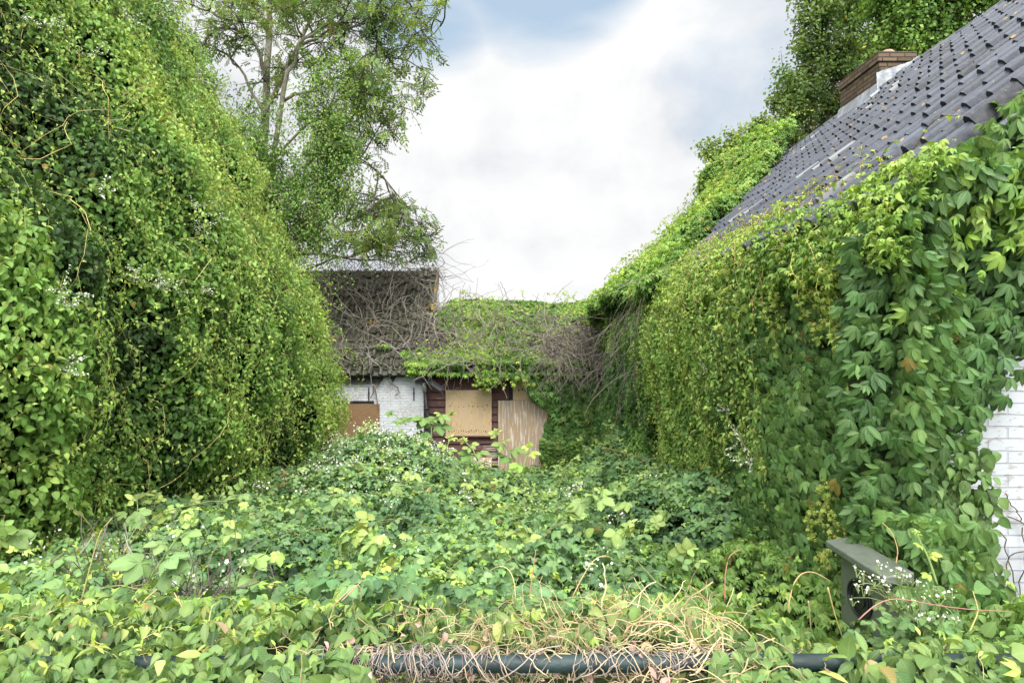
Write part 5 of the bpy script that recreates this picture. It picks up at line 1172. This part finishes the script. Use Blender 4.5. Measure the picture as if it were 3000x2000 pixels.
def clump_tree(name, label, base, clumps, dep, leafn, size, cols, tb, tpl, seed, trunk_r=.25):
    root = empty(name, base, label, 'tree'); mt = MB(); cc = [px(x, y, dep + dd) for x, y, r, dd in clumps]
    top = np.mean(cc, 0); b0 = np.array(base, float); fork = b0 * .45 + top * .55
    mt.tubes(np.stack([b0, (b0 + fork) / 2 + np.array([.1, 0, 0]), fork])[None], np.array([[trunk_r, trunk_r * .8, trunk_r * .6]]), np.array([[.10, .085, .065]]), 10)
    lms = []
    for c in cc:
        mid = (fork + c) / 2 + np.array([0, 0, .35]); mid2 = mid * .5 + c * .5; P_ = np.stack([fork, fork * .5 + mid * .5, mid, mid2, c]); mt.tubes(P_[None], np.linspace(trunk_r * .4, .03, 5)[None], np.array([[.09, .075, .06]]), 6)
        lms.append((P_, .1, .03))
    ml = MB(); n2tot = 0
    for (x, y, r, dd), c in zip(clumps, cc):
        R_ = r * dep / F; m = int(leafn * (R_ / 1.0) ** 2)
        nb_ = max(10, int(m / 55)); d0 = rvec(nb_); st_ = c + rvec(nb_) * rng.random((nb_, 1)) * R_ * .45
        W_ = wild(nb_, st_, d0 + np.array([-.15, 0, .15]), 8, rng.uniform(.45, 1.05, nb_) * R_ / 7, .18, .03); mt.tubes(W_, np.linspace(.02, .006, 8)[None] * np.ones((nb_, 1)), np.array([.08, .065, .05]), 4)
        i = rng.integers(0, nb_, m); k = np.clip((rng.random(m) ** .6 * 8).astype(int), 1, 7); P_ = W_[i, k] + rng.normal(size=(m, 3)) * .13 * (.6 + .4 * R_)
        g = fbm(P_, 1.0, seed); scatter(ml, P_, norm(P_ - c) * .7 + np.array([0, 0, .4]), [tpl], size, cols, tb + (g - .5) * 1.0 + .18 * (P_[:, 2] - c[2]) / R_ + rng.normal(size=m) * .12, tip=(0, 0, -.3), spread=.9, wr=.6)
    mt.build('trunk', M['bark'], root, smooth=True); ml.build('crown', M['leaf_tree'], root)
clump_tree('alder_tree', 'large dark leaved tree behind the roof on the left of the brick chimney', (9., 21, -3.5),
    [(2400, 60, 95, 0), (2420, -60, 110, 0), (2520, 20, 120, .5), (2350, 250, 95, 0), (2460, 170, 120, .5), (2330, 330, 80, 0), (2440, 330, 120, 1), (2250, 390, 65, 0), (2340, 430, 90, .5), (2160, 425, 60, 0), (2085, 450, 45, 0), (2220, 370, 45, 0), (2440, 440, 110, 1), (2560, 160, 120, 1.5), (2280, 300, 40, 0), (2370, 150, 50, 0)],
    20, 2700, (.075, .12), G_TREE, .62, ROUND, 181)
clump_tree('alder_tree', 'brighter green tree rising behind the roof on the right of the brick chimney', (12., 18, -3.5),
    [(2700, 40, 120, 0), (2800, -40, 140, 0), (2640, 130, 100, 0), (2780, 80, 100, 0), (2600, 20, 90, .5), (2900, -20, 110, 0), (2730, 170, 80, 0), (2960, -80, 100, 0), (2660, -80, 110, 0)],
    17, 3400, (.085, .135), G_VINE, .58, ROUND, 182)

# ================================================================== SKY, SUN, CAMERA
EL, AZ = R(52), R(150)     # sun high behind the camera, to its right
wd = bpy.data.worlds.new('World'); sc.world = wd; wd.use_nodes = True; t = wd.node_tree; t.nodes.clear()
out = N(t, 'ShaderNodeOutputWorld'); bg = N(t, 'ShaderNodeBackground'); t.links.new(bg.outputs[0], out.inputs[0])
sky = N(t, 'ShaderNodeTexSky', sky_type='NISHITA', sun_disc=False, sun_elevation=EL, sun_rotation=AZ, altitude=0., air_density=1., dust_density=.6)
tc = N(t, 'ShaderNodeTexCoord'); D = tc.outputs['Generated']
sp = N(t, 'ShaderNodeSeparateXYZ'); t.links.new(D, sp.inputs[0])
# clouds live on a plane overhead, so they flatten towards the horizon
den = math_(t, 'ADD', math_(t, 'MAXIMUM', sp.outputs['Z'], 0.), .42)
cb = N(t, 'ShaderNodeCombineXYZ'); t.links.new(math_(t, 'DIVIDE', sp.outputs['X'], den), cb.inputs[0]); t.links.new(math_(t, 'DIVIDE', sp.outputs['Y'], den), cb.inputs[1]); t.links.new(math_(t, 'MULTIPLY', sp.outputs['Z'], 2.), cb.inputs[2])
n1 = N(t, 'ShaderNodeTexNoise', i_Scale=2.3, i_Detail=9., i_Roughness=.52, i_Distortion=.25); t.links.new(cb.outputs[0], n1.inputs['Vector'])
n2 = N(t, 'ShaderNodeTexNoise', i_Scale=5.0, i_Detail=10., i_Roughness=.58, i_Distortion=.15); t.links.new(D, n2.inputs['Vector'])
def blob(c, r0, r1):
    c = norm(np.array(c, float)); dt = N(t, 'ShaderNodeVectorMath', operation='DOT_PRODUCT'); t.links.new(D, dt.inputs[0]); dt.inputs[1].default_value = tuple(c)
    mr = N(t, 'ShaderNodeMapRange', interpolation_type='SMOOTHSTEP'); t.links.new(dt.outputs['Value'], mr.inputs[0]); mr.inputs[1].default_value = math.cos(r1); mr.inputs[2].default_value = math.cos(r0); return mr.outputs[0]
gap = math_(t, 'MAXIMUM', blob((.04, 1, .62), R(3), R(13)), math_(t, 'MULTIPLY', blob((.36, 1, .42), R(3), R(13)), .42))
gap = math_(t, 'MAXIMUM', gap, math_(t, 'MULTIPLY', blob((-.12, 1, .52), R(2), R(9)), .8))
cov = math_(t, 'SUBTRACT', math_(t, 'ADD', .62, math_(t, 'MULTIPLY', n1.outputs['Fac'], .9)), math_(t, 'MULTIPLY', gap, .82))
covr = ramp(t, cov, [(.42, (0, 0, 0)), (.80, (1, 1, 1))])
shade = ramp(t, math_(t, 'ADD', math_(t, 'MULTIPLY', n2.outputs['Fac'], .6), math_(t, 'MULTIPLY', n1.outputs['Fac'], .4)), [(.36, (.70, .73, .79)), (.43, (.84, .86, .89)), (.485, (.93, .935, .95)), (.53, (.98, .985, .99)), (.58, (1.03, 1.03, 1.03))])
skyb = mix(t, 1., sky.outputs[0], (.115, .115, .115), 'MULTIPLY')
skyb = mix(t, .85, skyb, (.55, .71, .88))
cl = mix(t, covr.outputs[0], skyb, shade.outputs[0])
# sky glow added round the sun, unseen behind the camera, to lift the ambient
sd = np.array([math.sin(AZ)*math.cos(EL), math.cos(AZ)*math.cos(EL), math.sin(EL)])
sd = np.array([.10, -.75, .0]); sd = norm(sd)*math.cos(EL); sd[2] = math.sin(EL)
glow = math_(t, 'ADD', 1., math_(t, 'MULTIPLY', blob(sd, R(10), R(95)), 3.8))
fin = N(t, 'ShaderNodeVectorMath', operation='SCALE'); t.links.new(cl, fin.inputs[0]); t.links.new(glow, fin.inputs['Scale'])
t.links.new(fin.outputs[0], bg.inputs['Color']); bg.inputs['Strength'].default_value = 1.0
sky.sun_rotation = math.atan2(sd[0], sd[1])
sun = bpy.data.lights.new('sun', 'SUN'); sun.energy = 2.75; sun.angle = R(26); sun.color = (1, .96, .88)
so = bpy.data.objects.new('sun', sun); so.rotation_euler = Vector(tuple(-sd)).to_track_quat('-Z', 'Y').to_euler(); link(so)
so.location = (8, -10, 20)
cam = bpy.data.cameras.new('camera'); cam.lens = 24; cam.sensor_width = 36; cam.clip_end = 6000; cam.clip_start = .05
co = bpy.data.objects.new('camera', cam); co.location = (0, 0, 0); co.rotation_euler = (R(90), 0, 0); link(co); sc.camera = co
sc.view_settings.view_transform = 'Standard'; sc.view_settings.look = 'None'; sc.view_settings.exposure = 0
sc.cycles.max_bounces = 7; sc.cycles.diffuse_bounces = 4; sc.cycles.glossy_bounces = 2; sc.cycles.transmission_bounces = 3; sc.cycles.transparent_max_bounces = 4
sc.cycles.sample_clamp_indirect = 4; sc.cycles.use_denoising = True
